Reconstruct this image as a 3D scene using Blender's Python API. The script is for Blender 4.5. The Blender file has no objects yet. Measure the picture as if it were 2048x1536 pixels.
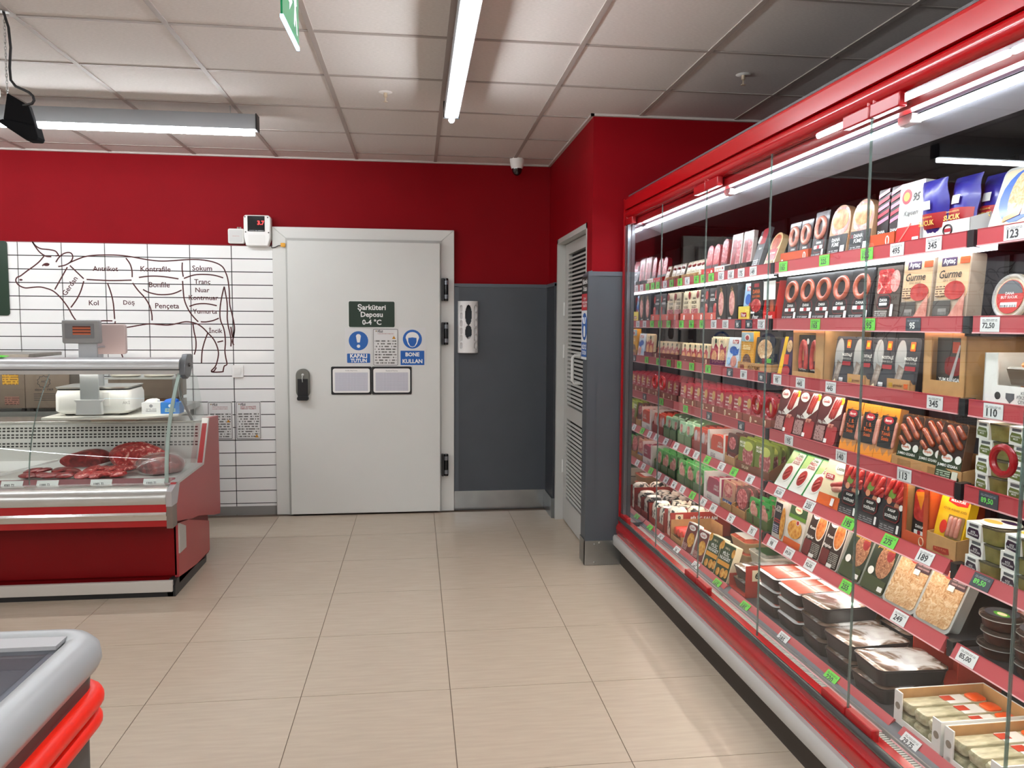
import bpy, bmesh, math, random
from mathutils import Vector, Matrix
random.seed(7)
PI=math.pi
scene=bpy.context.scene
C=scene.collection
# ------------------------------------------------------------------ camera
cam_d=bpy.data.cameras.new('camera'); cam=bpy.data.objects.new('camera',cam_d); C.objects.link(cam)
YAW,PITCH,ROLL=0.1238,-0.0773,0.0061
fw=Vector((math.sin(YAW)*math.cos(PITCH),math.cos(YAW)*math.cos(PITCH),math.sin(PITCH)))
rt=Vector((math.cos(YAW),-math.sin(YAW),0)); up=rt.cross(fw)
r2=rt*math.cos(ROLL)+up*math.sin(ROLL); u2=-rt*math.sin(ROLL)+up*math.cos(ROLL)
mw=Matrix((r2,u2,-fw)).transposed().to_4x4(); mw.translation=Vector((0,0,1.5021))
cam.matrix_world=mw
cam_d.sensor_fit='HORIZONTAL'; cam_d.sensor_width=36; cam_d.lens=1540/2048*36; cam_d.clip_start=.02
scene.camera=cam
# ------------------------------------------------------------------ world, exposure, lamp strengths
w=bpy.data.worlds.new('world'); scene.world=w; w.use_nodes=True
w.node_tree.nodes['Background'].inputs[0].default_value=(.6,.62,.65,1); w.node_tree.nodes['Background'].inputs[1].default_value=.05
vs=scene.view_settings
vs.view_transform='Standard'; vs.look='None'; vs.exposure=EXPO=0.48; vs.gamma=1; vs.use_curve_mapping=False
LAMP_E=57.0      # ceiling tubes
FRIDGE_E=46.0    # canopy strip of the fridge
SHELF_E=8.5
COUNTER_E=15.0
# ------------------------------------------------------------------ materials
def lin(h):
    if isinstance(h,tuple): return tuple(h)+(1,)
    h=h.lstrip('#'); o=[]
    for i in (0,2,4):
        c=int(h[i:i+2],16)/255; o.append(c/12.92 if c<=.04045 else ((c+.055)/1.055)**2.4)
    return tuple(o)+(1,)
_m={}
def mat(h,rough=.5,metal=0.,noise=0.,nscale=40,bump=0.,coat=0.,spec=.5):
    key=('p',h,rough,metal,noise,nscale,bump,coat,spec)
    if key in _m: return _m[key]
    m=bpy.data.materials.new('paint'); m.use_nodes=True; nt=m.node_tree; b=nt.nodes['Principled BSDF']
    c=lin(h)
    b.inputs['Base Color'].default_value=c; b.inputs['Roughness'].default_value=rough; b.inputs['Metallic'].default_value=metal
    b.inputs['Coat Weight'].default_value=coat; b.inputs['Coat Roughness'].default_value=.08; b.inputs['Specular IOR Level'].default_value=spec
    if noise or bump:
        tc=nt.nodes.new('ShaderNodeTexCoord'); n=nt.nodes.new('ShaderNodeTexNoise'); n.inputs['Scale'].default_value=nscale; n.inputs['Detail'].default_value=4
        nt.links.new(tc.outputs['Object'],n.inputs['Vector'])
        if noise:
            r=nt.nodes.new('ShaderNodeValToRGB'); r.color_ramp.elements[0].position=.3; r.color_ramp.elements[1].position=.7
            r.color_ramp.elements[0].color=tuple(max(0,x*(1-noise)) for x in c[:3])+(1,); r.color_ramp.elements[1].color=tuple(min(1,x*(1+noise)) for x in c[:3])+(1,)
            nt.links.new(n.outputs['Fac'],r.inputs['Fac']); nt.links.new(r.outputs['Color'],b.inputs['Base Color'])
        if bump:
            bp=nt.nodes.new('ShaderNodeBump'); bp.inputs['Strength'].default_value=bump; bp.inputs['Distance'].default_value=.01
            nt.links.new(n.outputs['Fac'],bp.inputs['Height']); nt.links.new(bp.outputs['Normal'],b.inputs['Normal'])
    _m[key]=m; return m
def ramp_mat(key,stops,scale,rough=.45,kind='noise',distort=0.,bump=.4,stretch=(1,1,1),coat=.3):
    if key in _m: return _m[key]
    m=bpy.data.materials.new(key); m.use_nodes=True; nt=m.node_tree; b=nt.nodes['Principled BSDF']
    tc=nt.nodes.new('ShaderNodeTexCoord'); mp=nt.nodes.new('ShaderNodeMapping'); mp.inputs['Scale'].default_value=stretch
    nt.links.new(tc.outputs['Object'],mp.inputs['Vector'])
    if kind=='voronoi': n=nt.nodes.new('ShaderNodeTexVoronoi'); out=n.outputs['Distance']
    else:
        n=nt.nodes.new('ShaderNodeTexNoise'); n.inputs['Detail'].default_value=5; n.inputs['Distortion'].default_value=distort; out=n.outputs['Fac']
    n.inputs['Scale'].default_value=scale; nt.links.new(mp.outputs[0],n.inputs['Vector'])
    r=nt.nodes.new('ShaderNodeValToRGB'); els=r.color_ramp.elements
    while len(els)<len(stops): els.new(.5)
    for e,(p,h) in zip(els,stops): e.position=p; e.color=lin(h)
    nt.links.new(out,r.inputs['Fac']); nt.links.new(r.outputs['Color'],b.inputs['Base Color'])
    b.inputs['Roughness'].default_value=rough; b.inputs['Coat Weight'].default_value=coat; b.inputs['Coat Roughness'].default_value=.12
    if bump:
        bp=nt.nodes.new('ShaderNodeBump'); bp.inputs['Strength'].default_value=bump; bp.inputs['Distance'].default_value=.004
        nt.links.new(out,bp.inputs['Height']); nt.links.new(bp.outputs['Normal'],b.inputs['Normal'])
    _m[key]=m; return m
def print_mat(bg,fg,lines=12,dens=.45,scale=30):
    """rows of small print: procedural dashes in the patch's own 0..1 space"""
    key=('print',bg,fg,lines,dens,scale)
    if key in _m: return _m[key]
    m=bpy.data.materials.new('small_print'); m.use_nodes=True; nt=m.node_tree; b=nt.nodes['Principled BSDF']; L=nt.links.new
    tc=nt.nodes.new('ShaderNodeTexCoord'); sx=nt.nodes.new('ShaderNodeSeparateXYZ'); L(tc.outputs['Generated'],sx.inputs[0])
    def mth(op,a,bv=None):
        n=nt.nodes.new('ShaderNodeMath'); n.operation=op
        for i,x in enumerate((a,bv)):
            if x is None: continue
            if isinstance(x,(int,float)): n.inputs[i].default_value=x
            else: L(x,n.inputs[i])
        return n.outputs[0]
    row=mth('MULTIPLY',sx.outputs['Z'],lines); fr=mth('FRACT',row); inrow=mth('LESS_THAN',fr,.5)
    fl=mth('FLOOR',row)
    cb=nt.nodes.new('ShaderNodeCombineXYZ'); L(mth('MULTIPLY',sx.outputs['X'],scale),cb.inputs[0]); L(mth('MULTIPLY',fl,7.3),cb.inputs[1])
    nz=nt.nodes.new('ShaderNodeTexNoise'); nz.inputs['Scale'].default_value=1.; nz.inputs['Detail'].default_value=1; L(cb.outputs[0],nz.inputs['Vector'])
    f=mth('MULTIPLY',inrow,mth('GREATER_THAN',nz.outputs['Fac'],dens))
    mx=nt.nodes.new('ShaderNodeMixRGB'); L(f,mx.inputs[0]); mx.inputs[1].default_value=lin(bg); mx.inputs[2].default_value=lin(fg)
    L(mx.outputs[0],b.inputs['Base Color']); b.inputs['Roughness'].default_value=.45
    _m[key]=m; return m
def emit_mat(h,s):
    key=('e',h,s)
    if key in _m: return _m[key]
    m=bpy.data.materials.new('glow'); m.use_nodes=True; b=m.node_tree.nodes['Principled BSDF']
    b.inputs['Base Color'].default_value=lin(h); b.inputs['Emission Color'].default_value=lin(h); b.inputs['Emission Strength'].default_value=s
    _m[key]=m; return m
def glass_mat(tint='#ffffff',ior=1.45,gain=1.0,rough=.0,film=0.,filmcol='#ffffff'):
    """thin sheet: Fresnel mix of clear and mirror"""
    key=('g',tint,ior,gain,rough,film,filmcol)
    if key in _m: return _m[key]
    m=bpy.data.materials.new('clear_sheet'); m.use_nodes=True; nt=m.node_tree; nt.nodes.clear(); L=nt.links.new
    o=nt.nodes.new('ShaderNodeOutputMaterial'); t=nt.nodes.new('ShaderNodeBsdfTransparent'); t.inputs[0].default_value=lin(tint)
    g=nt.nodes.new('ShaderNodeBsdfGlossy'); g.inputs['Roughness'].default_value=rough; g.inputs[0].default_value=(1,1,1,1)
    f=nt.nodes.new('ShaderNodeFresnel'); f.inputs[0].default_value=ior
    k=nt.nodes.new('ShaderNodeMath'); k.operation='MULTIPLY'; k.use_clamp=True; k.inputs[1].default_value=gain; L(f.outputs[0],k.inputs[0])
    ge=nt.nodes.new('ShaderNodeNewGeometry'); fr_=nt.nodes.new('ShaderNodeMath'); fr_.operation='SUBTRACT'; fr_.inputs[0].default_value=1.; L(ge.outputs['Backfacing'],fr_.inputs[1])
    k2=nt.nodes.new('ShaderNodeMath'); k2.operation='MULTIPLY'; L(k.outputs[0],k2.inputs[0]); L(fr_.outputs[0],k2.inputs[1]); k=k2
    mx=nt.nodes.new('ShaderNodeMixShader'); L(k.outputs[0],mx.inputs[0]); L(t.outputs[0],mx.inputs[1]); L(g.outputs[0],mx.inputs[2])
    last=mx.outputs[0]
    if film:
        d=nt.nodes.new('ShaderNodeBsdfDiffuse'); d.inputs[0].default_value=lin(filmcol)
        m2=nt.nodes.new('ShaderNodeMixShader'); m2.inputs[0].default_value=film; L(last,m2.inputs[1]); L(d.outputs[0],m2.inputs[2]); last=m2.outputs[0]
    L(last,o.inputs[0]); _m[key]=m; return m
GLASS=glass_mat('#f8fbfa',1.45,.95)
GLASSEDGE=glass_mat('#b5c8c2',1.5,2.2,.05,.2,'#9fb0ab')
FILM=glass_mat('#ffffff',1.45,1.6,.12,.06)
FILMW=glass_mat('#ffffff',1.45,1.6,.15,.3,'#e8e8e8')
STEEL=mat('#b9b9b6',.28,.9,.06,25)
STEELD=mat('#8d8880',.35,.85,.08,20)
ALU=mat('#c3c5c6',.38,.6)
WHITE=mat('#ebeae6',.4)
WHITEP=mat('#f2f1ee',.5)
BLACK=mat('#141416',.45)
BLACKG=mat('#17181a',.25)
CARD=mat('#b68a58',.8,0,.08,30)
CARDD=mat('#9b7446',.85,0,.08,30)
REDC=mat('#b3362c',.6)
SALMON=mat('#c65545',.6)
MEAT=ramp_mat('marbled_meat',[(.3,'#8a1418'),(.5,'#b72a2b'),(.58,'#c94a45'),(.64,'#eab7a8')],28,.35,distort=1.6)
MEATD=ramp_mat('dark_meat',[(.3,'#5d0d12'),(.55,'#8e1a1e'),(.72,'#b5443f')],22,.35,distort=1.)
SAUS=ramp_mat('sausage_skin',[(.3,'#8f3a24'),(.55,'#b8573a'),(.75,'#d07a55')],40,.3,coat=.6)
SAUSR=ramp_mat('red_sausage',[(.3,'#8f1b1d'),(.55,'#b83330'),(.75,'#d05a4c')],40,.3,coat=.6)
SAUSP=ramp_mat('pink_sausage',[(.3,'#b76a5c'),(.55,'#cf8d7c'),(.75,'#e0ab9c')],40,.3,coat=.6)
SAUSB=ramp_mat('grilled_sausage',[(.25,'#4a170c'),(.5,'#8d3a1c'),(.75,'#bf6a3c')],55,.3,coat=.6)
HAM=ramp_mat('sliced_ham',[(.3,'#b5605a'),(.5,'#d69088'),(.7,'#ecc4b8')],35,.4,distort=1.)
SALAM=ramp_mat('sliced_salami',[(.3,'#8c2a30'),(.5,'#b4545a'),(.62,'#d99a98'),(.75,'#f0d6cc')],60,.4,distort=.6)
CHICK=ramp_mat('shredded_chicken',[(.2,'#8a5a30'),(.42,'#c79a68'),(.6,'#dcbb92'),(.8,'#edd9bc')],60,.55,distort=1.5,bump=1.0)
NUGG=ramp_mat('breaded',[(.1,'#b06a18'),(.5,'#cf8f2e'),(.9,'#dfae58')],55,.6,'voronoi')
DONER=ramp_mat('doner',[(.3,'#5f3420'),(.5,'#9b6644'),(.7,'#c99c78')],70,.5,distort=2.)
BROWNF=ramp_mat('brown_filling',[(.3,'#2a120b'),(.6,'#4a2113'),(.8,'#6a3620')],40,.35)
OLIVEF=ramp_mat('olive_filling',[(.3,'#6d6530'),(.6,'#857c42'),(.8,'#9c9458')],30,.35)
COWP=ramp_mat('black_and_white_patches',[(.47,'#f1e3cf'),(.5,'#e9dcc8'),(.53,'#2b2a28')],16,.4,distort=.6,bump=0)
# ------------------------------------------------------------------ mesh helpers
def link(name,me,m,parent=None):
    o=bpy.data.objects.new(name,me); C.objects.link(o)
    if m is not None and not me.materials: me.materials.append(m)
    if parent is not None: o.parent=parent
    return o
class B:
    def __init__(s): s.v=[]; s.f=[]
    def add(s,v,f):
        n=len(s.v); s.v+=[tuple(p) for p in v]; s.f+=[tuple(i+n for i in q) for q in f]; return s
    def box(s,x0,x1,y0,y1,z0,z1):
        v=[(x0,y0,z0),(x1,y0,z0),(x1,y1,z0),(x0,y1,z0),(x0,y0,z1),(x1,y0,z1),(x1,y1,z1),(x0,y1,z1)]
        return s.add(v,[(0,3,2,1),(4,5,6,7),(0,1,5,4),(1,2,6,5),(2,3,7,6),(3,0,4,7)])
    def prism(s,poly,a0,a1,axis='y'):
        """poly 2D extruded: axis y -> (x,z) poly, axis x -> (y,z), axis z -> (x,y)"""
        n=len(poly)
        def P(p,a):
            if axis=='y': return (p[0],a,p[1])
            if axis=='x': return (a,p[0],p[1])
            return (p[0],p[1],a)
        ar=sum(poly[i][0]*poly[(i+1)%n][1]-poly[(i+1)%n][0]*poly[i][1] for i in range(n))
        pl=list(poly) if ar>0 else list(poly)[::-1]
        v=[P(p,a0) for p in pl]+[P(p,a1) for p in pl]
        fl=(axis=='y')   # y: (x,z) ccw faces -y
        f=[]
        lo=tuple(range(n)); hi=tuple(range(n,2*n))
        if fl: f+= [lo,hi[::-1]]; f+=[((i+1)%n,i,n+i,n+(i+1)%n) for i in range(n)]
        else: f+= [lo[::-1],hi]; f+=[(i,(i+1)%n,n+(i+1)%n,n+i) for i in range(n)]
        return s.add(v,f)
    def lathe(s,prof,n=24,cx=0,cy=0,sy=1.):
        v=[];f=[];k=len(prof)
        for i in range(n):
            a=2*PI*i/n
            for r,z in prof: v.append((cx+r*math.cos(a),cy+r*math.sin(a)*sy,z))
        for i in range(n):
            j=(i+1)%n
            for q in range(k-1): f.append((i*k+q,j*k+q,j*k+q+1,i*k+q+1))
        f.append(tuple(i*k for i in range(n))[::-1]); f.append(tuple(i*k+k-1 for i in range(n)))
        return s.add(v,f)
    def tube(s,pts,r,n=8,closed=False,cap=True):
        pts=[Vector(p) for p in pts]; k=len(pts); v=[];f=[]
        rr=r if isinstance(r,(list,tuple)) else [r]*k
        t0=None; nrm=None
        for i,p in enumerate(pts):
            if closed: t=(pts[(i+1)%k]-pts[i-1])
            else: t=(pts[min(i+1,k-1)]-pts[max(i-1,0)])
            t.normalize()
            if nrm is None:
                nrm=t.orthogonal().normalized()
            else:
                nrm=(nrm-t*nrm.dot(t)).normalized()
            bn=t.cross(nrm)
            for j in range(n):
                a=2*PI*j/n; v.append(tuple(p+(nrm*math.cos(a)+bn*math.sin(a))*rr[i]))
        m=k if closed else k-1
        for i in range(m):
            q=(i+1)%k
            for j in range(n):
                l=(j+1)%n; f.append((i*n+j,i*n+l,q*n+l,q*n+j))
        if not closed and cap: f.append(tuple(range(n))[::-1]); f.append(tuple(range((k-1)*n,k*n)))
        return s.add(v,f)
    def loft(s,secs,ns=4):
        """stack of horizontal rounded rects (z,cx,cy,w,d,r)"""
        v=[];f=[];n=4*(ns+1)
        for (z,cx,cy,w,d,r) in secs:
            v+=[(x,y,z) for x,y in rrect(cx,cy,w,d,r,ns)]
        for i in range(len(secs)-1):
            for j in range(n):
                l=(j+1)%n; f.append((i*n+j,i*n+l,(i+1)*n+l,(i+1)*n+j))
        f.append(tuple(range(n))[::-1]); m=len(secs)-1; f.append(tuple(range(m*n,(m+1)*n)))
        return s.add(v,f)
    def ball(s,cx,cy,cz,rx,ry,rz,n=12,m=8,jit=0,seed=0):
        rnd=random.Random(seed); prof=[]
        v=[];f=[]
        ph=[rnd.uniform(0,6) for _ in range(6)]
        for i in range(m+1):
            t=PI*i/m
            for j in range(n):
                a=2*PI*j/n
                k=1+jit*(math.sin(2*a+ph[0])*math.sin(t)+.6*math.sin(3*t+ph[1]+a)+.5*math.sin(4*a+ph[2])*math.sin(t))
                v.append((cx+rx*k*math.sin(t)*math.cos(a),cy+ry*k*math.sin(t)*math.sin(a),cz-rz*k*math.cos(t)))
        for i in range(m):
            for j in range(n):
                l=(j+1)%n; f.append((i*n+j,i*n+l,(i+1)*n+l,(i+1)*n+j))
        return s.add(v,f)
    def xf(s,fn): s.v=[tuple(fn(*p)) for p in s.v]; return s
    def mesh(s,smooth=35):
        me=bpy.data.meshes.new('mesh'); me.from_pydata(s.v,[],s.f); me.validate(); me.update()
        if smooth:
            me.polygons.foreach_set('use_smooth',[True]*len(me.polygons)); me.set_sharp_from_angle(angle=math.radians(smooth))
        return me
    def ob(s,name,m,parent=None,smooth=35): return link(name,s.mesh(smooth),m,parent)
def rrect(cx,cy,w,h,r,ns=4):
    r=min(r,w/2-1e-5,h/2-1e-5); p=[]
    for (sx,sy,a0) in ((1,-1,-PI/2),(1,1,0),(-1,1,PI/2),(-1,-1,PI)):
        for i in range(ns+1):
            a=a0+PI/2*i/ns; p.append((cx+sx*(w/2-r)+r*math.cos(a),cy+sy*(h/2-r)+r*math.sin(a)))
    return p
def ell(cx,cy,rx,ry,n=20): return [(cx+rx*math.cos(2*PI*i/n),cy+ry*math.sin(2*PI*i/n)) for i in range(n)]
_tc={}
def text_me(s,width,bold=0.0,shear=0.,maxh=None,fmt=None):
    key=(s,round(width,4),bold,shear,maxh)
    if key in _tc: return _tc[key]
    cu=bpy.data.curves.new('lettering','FONT'); cu.body=s; cu.align_x='CENTER'; cu.align_y='CENTER'; cu.size=1; cu.offset=bold; cu.shear=shear; cu.resolution_u=2
    cu.space_line=.95
    o=bpy.data.objects.new('tmp',cu); me=bpy.data.meshes.new_from_object(o)
    bpy.data.objects.remove(o)
    xs=[v.co.x for v in me.vertices]; ys=[v.co.y for v in me.vertices]
    k=width/(max(xs)-min(xs)); cx=(max(xs)+min(xs))/2; cy=(max(ys)+min(ys))/2
    if maxh: k=min(k,maxh/(max(ys)-min(ys)))
    for v in me.vertices: v.co=Vector(((v.co.x-cx)*k,0,(v.co.y-cy)*k))
    me.materials.clear(); me.update(); _tc[key]=me; return me
def letter(s,x,y,z,width,m,parent,bold=.02,shear=0.,rot=0.,name='lettering',maxh=None):
    me=text_me(s,width,bold,shear,maxh)
    if me.materials and me.materials[0]!=m:
        me=me.copy(); me.materials.clear()
    o=link(name,me,m,parent); o.location=(x,y,z); o.rotation_euler=(0,-rot,0); return o
def tag(o,label,cat,group=None,kind=None):
    o['label']=label
    if cat: o['category']=cat
    if group: o['group']=group
    if kind: o['kind']=kind
    return o
def thing(name,label,cat,loc=(0,0,0),rz=0,group=None,rx=0):
    o=bpy.data.objects.new(name,None); o.empty_display_size=.05; C.objects.link(o); o.location=loc; o.rotation_euler=(rx,0,rz)
    return tag(o,label,cat,group)
def struct(o,label=None):
    o['kind']='structure'
    if label: o['label']=label
    return o
def copy_tree(o,parent=None):
    c=o.copy(); C.objects.link(c); c.parent=parent
    for ch in o.children: copy_tree(ch,c)
    return c
def bev(o,w=.004,n=2):
    md=o.modifiers.new('bevel','BEVEL'); md.width=w; md.segments=n; md.limit_method='ANGLE'; md.angle_limit=math.radians(40); return o
COW=[[(-2.819,2.091),(-2.794,2.059),(-2.759,2.04),(-2.707,2.035),(-2.664,2.026),(-2.646,2.007),(-2.642,1.994),(-2.661,1.989)],
[(-2.819,2.091),(-2.795,2.049),(-2.77,2.015),(-2.737,1.99),(-2.714,1.983),(-2.69,1.983)],
[(-2.66,1.943),(-2.638,1.977),(-2.608,2.004),(-2.574,2.016),(-2.55,2.01),(-2.54,1.988),(-2.547,1.961),(-2.564,1.941),(-2.592,1.924),(-2.621,1.915),(-2.645,1.911)],
[(-2.642,1.994),(-2.628,1.986)],
[(-2.74,1.988),(-2.772,1.949),(-2.811,1.914),(-2.86,1.878),(-2.909,1.839),(-2.933,1.828),(-2.944,1.808),(-2.938,1.786),(-2.917,1.764),(-2.88,1.75),(-2.827,1.755),(-2.779,1.758),(-2.732,1.748),(-2.69,1.731),(-2.653,1.699),(-2.616,1.653),(-2.584,1.603),(-2.557,1.547),(-2.525,1.494),(-2.494,1.429)],
[(-2.756,1.914),(-2.74,1.928),(-2.72,1.932),(-2.706,1.924)],
[(-2.564,1.941),(-2.514,1.964),(-2.455,1.987),(-2.387,1.998),(-2.31,2.002),(-2.232,2.002),(-2.155,1.996),(-2.077,1.983),(-1.999,1.97),(-1.91,1.963),(-1.821,1.968),(-1.732,1.976),(-1.642,1.978),(-1.563,1.969),(-1.503,1.951),(-1.464,1.924),(-1.444,1.883),(-1.43,1.836),(-1.422,1.764),(-1.42,1.701),(-1.419,1.639),(-1.406,1.576),(-1.392,1.503),(-1.388,1.451),(-1.396,1.398),(-1.405,1.356),(-1.396,1.33)],
[(-1.457,1.777),(-1.448,1.722),(-1.439,1.659),(-1.438,1.597),(-1.44,1.534),(-1.433,1.471),(-1.422,1.419),(-1.415,1.366),(-1.418,1.319)],
[(-1.457,1.777),(-1.473,1.716),(-1.488,1.638),(-1.494,1.565),(-1.488,1.513),(-1.469,1.461),(-1.46,1.408),(-1.458,1.345),(-1.463,1.282),(-1.457,1.23),(-1.45,1.182),(-1.47,1.168),(-1.479,1.135),(-1.486,1.124),(-1.567,1.124),(-1.536,1.166),(-1.518,1.219),(-1.511,1.272),(-1.522,1.324),(-1.546,1.376),(-1.586,1.423),(-1.625,1.465),(-1.664,1.491),(-1.704,1.503),(-1.754,1.506),(-1.814,1.492),(-1.874,1.481),(-1.944,1.484),(-2.008,1.489),(-2.072,1.48),(-2.141,1.467),(-2.201,1.457),(-2.252,1.446)],
[(-1.415,1.471),(-1.409,1.419),(-1.399,1.388),(-1.388,1.451)],
[(-1.694,1.496),(-1.686,1.428),(-1.675,1.366),(-1.677,1.303),(-1.69,1.256)],
[(-1.586,1.423),(-1.612,1.355),(-1.631,1.282),(-1.638,1.193)],
[(-1.567,1.124),(-1.547,1.13),(-1.529,1.158)],
[(-2.232,1.446),(-2.237,1.384),(-2.232,1.322),(-2.221,1.271),(-2.21,1.234),(-2.195,1.156)],
[(-2.581,1.907),(-2.675,1.741)],
[(-2.563,1.92),(-2.469,1.823)],
[(-2.469,1.805),(-2.493,1.731),(-2.524,1.669),(-2.567,1.608)],
[(-2.449,1.818),(-2.287,1.812),(-2.129,1.817)],
[(-2.165,1.982),(-2.137,1.939),(-2.124,1.888),(-2.124,1.839)],
[(-2.302,1.794),(-2.28,1.723),(-2.265,1.641),(-2.259,1.523)],
[(-2.122,1.796),(-2.084,1.74),(-2.037,1.685),(-2.004,1.623),(-1.991,1.561),(-1.99,1.515)],
[(-2.076,1.838),(-1.992,1.849),(-1.894,1.846),(-1.79,1.831)],
[(-2.049,1.748),(-2.006,1.726),(-1.937,1.711),(-1.858,1.714),(-1.808,1.728),(-1.77,1.747)],
[(-1.759,1.955),(-1.762,1.904),(-1.755,1.847)],
[(-1.761,1.816),(-1.758,1.739),(-1.75,1.667),(-1.722,1.594),(-1.683,1.538),(-1.654,1.507)],
[(-1.751,1.835),(-1.675,1.862),(-1.595,1.867),(-1.525,1.861),(-1.463,1.843)],
[(-1.716,1.624),(-1.661,1.642),(-1.59,1.645),(-1.515,1.631)],
[(-1.636,1.507),(-1.594,1.507),(-1.543,1.518),(-1.502,1.536)],
[(-2.255,1.508),(-2.261,1.467)],
[(-2.394,1.502),(-2.345,1.51),(-2.275,1.51)],
[(-1.517,1.352),(-1.474,1.362)]]
# ------------------------------------------------------------------ room
CEIL=2.765; BW=6.17; SW=1.065; PF=4.65; RW=2.34; LW=-6.0; NW=-5.0
REDW=mat('#870310',.6,0,.05,3,spec=.12)
GREYW=mat('#484d53',.42,0,.04,6)
GREYT=mat('#565d64',.35)
# floor: grout bed with separate tiles
fl=struct(B().box(LW,RW,NW,BW,-.05,-.0035).ob('floor',mat('#6a5a4c',.8),smooth=0))
FT=ramp_mat('floor_tile',[(.3,'#b9a996'),(.5,'#bdad9a'),(.7,'#c1b19e')],9,.26,stretch=(.6,6,1),bump=0.,coat=0.)
FT.node_tree.nodes['Principled BSDF'].inputs['Roughness'].default_value=.24
ft_me=B().box(-.2985,.2985,-.2985,.2985,-.03,0).mesh(0); ft_me.materials.append(FT)
for i in range(-7,4):
    for j in range(-6,6):
        cx=-.4665+.6*i+.3; cy=3.0771+.6*j-.3
        if cx>1.66 or (cx>1.3 and cy>4.8): continue
        if cy+.2985>BW:
            o=link('floor_tile',B().box(-.2985,.2985,-.2985,BW-cy,-.03,0).mesh(0),FT,fl)
        else: o=link('floor_tile',ft_me,None,fl)
        o.location=(cx,cy,0)
pl=B()
for x0,x1,y0,y1 in ((LW,-.4665-4.2,NW,BW),(-.4665-4.2,RW,NW,3.0771-4.2)): pl.box(x0,x1,y0,y1,-.003,0)
o=pl.ob('floor_field',FT,fl,0); o['kind']='stuff'
# ceiling: slab, T-bars and separate panels
CT=ramp_mat('ceiling_panel',[(.3,'#cdc6c1'),(.5,'#d3ccc7'),(.7,'#d9d2cd')],60,.9,stretch=(1,3,1),bump=.12,coat=0.)
ce=struct(B().box(LW,RW,NW,BW,CEIL+.012,CEIL+.06).ob('ceiling',mat('#cfc7c1',.9),smooth=0))
ct_me=B().box(-.2885,.2885,-.2885,.2885,CEIL+.001,CEIL+.012).mesh(0); ct_me.materials.append(CT)
BAR=mat('#a39891',.6)
for i in range(-7,5):
    for j in range(-6,5):
        cx=-.4488+.6*i+.3; cy=3.527+.6*j+.3
        x0,x1,y0,y1=cx-.2885,min(cx+.2885,RW),cy-.2885,min(cy+.2885,BW)
        if y0>BW-.02: continue
        if (x0>SW and y0>PF) or x0>RW: continue
        if y1>=BW or x1>=RW or (x1>SW and y1>PF):
            bb=B()
            if x1>SW and y1>PF:
                if x0<SW: bb.box(x0-cx,SW-cx,y0-cy,y1-cy,CEIL+.001,CEIL+.012)
                if y0<PF: bb.box(x0-cx if x0>SW else SW-cx,x1-cx,y0-cy,PF-cy,CEIL+.001,CEIL+.012)
                if not bb.v: continue
            else: bb.box(x0-cx,x1-cx,y0-cy,y1-cy,CEIL+.001,CEIL+.012)
            o=bb.ob('ceiling_panel',CT,ce,0)
        else: o=link('ceiling_panel',ct_me,None,ce)
        o.location=(cx,cy,0)
for i in range(-7,5):
    x=-.4488+.6*i
    B().box(x-.012,x+.012,NW,BW if x<SW else PF,CEIL-.004,CEIL+.003).ob('ceiling_bar',BAR,ce,0)
for j in range(-6,5):
    y=3.527+.6*j
    if y<BW: B().box(-4.7,RW if y<PF else SW,y-.009,y+.009,CEIL-.003,CEIL+.003).ob('ceiling_bar',BAR,ce,0)
# back wall: red upper band, tiled part, grey panel
wb=struct(B().box(LW,SW+.2,BW,BW+.15,0,CEIL+.05).ob('wall_back',REDW,smooth=0))
B().box(-4.452,-1.09,BW-.004,BW,0,2.088).ob('grout_bed',mat('#2a2927',.9),wb,0)
TILE=mat('#f3f3f1',.13,0,.015,2)
def tile_me(w):
    b=B().box(-w/2+.0034,w/2-.0034,-.010,0,.0034,.0966); me=b.mesh(0)
    me.materials.append(TILE); return me
tm=tile_me(.305); tm2=tile_me(.31)
for k in range(21):
    z=2.09-.1*(k+1)
    for c in range(-1,10):
        if c==-1: x=-1.40+.155; me=tm2
        else: x=-1.40-.305*c-.1525; me=tm
        o=link('wall_tile',me,None,wb); o.location=(x,BW-.002,max(z,-.02))
struct(B().box(LW,-1.09,BW-.016,BW-.002,0,.068).ob('baseboard_back',mat('#8e8c88',.5),smooth=0))
B().box(-4.452,-1.09,BW-.012,BW-.002,2.088,2.094).ob('edge_strip',mat('#7d1a20',.5),wb,0)
B().box(.30,SW,BW-.02,BW-.001,.156,1.815).ob('wall_panel',GREYW,wb,0)
B().box(.30,SW,BW-.026,BW-.001,1.795,1.822).ob('panel_trim',GREYT,wb,0)
B().box(.30,.335,BW-.026,BW-.001,.156,1.80).ob('panel_trim',GREYT,wb,0)
B().box(.30,SW-.02,BW-.03,BW-.001,0.002,.157).ob('kick_plate',mat('#b5bcc0',.22,.95,.08,9,.05),wb,0)
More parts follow.
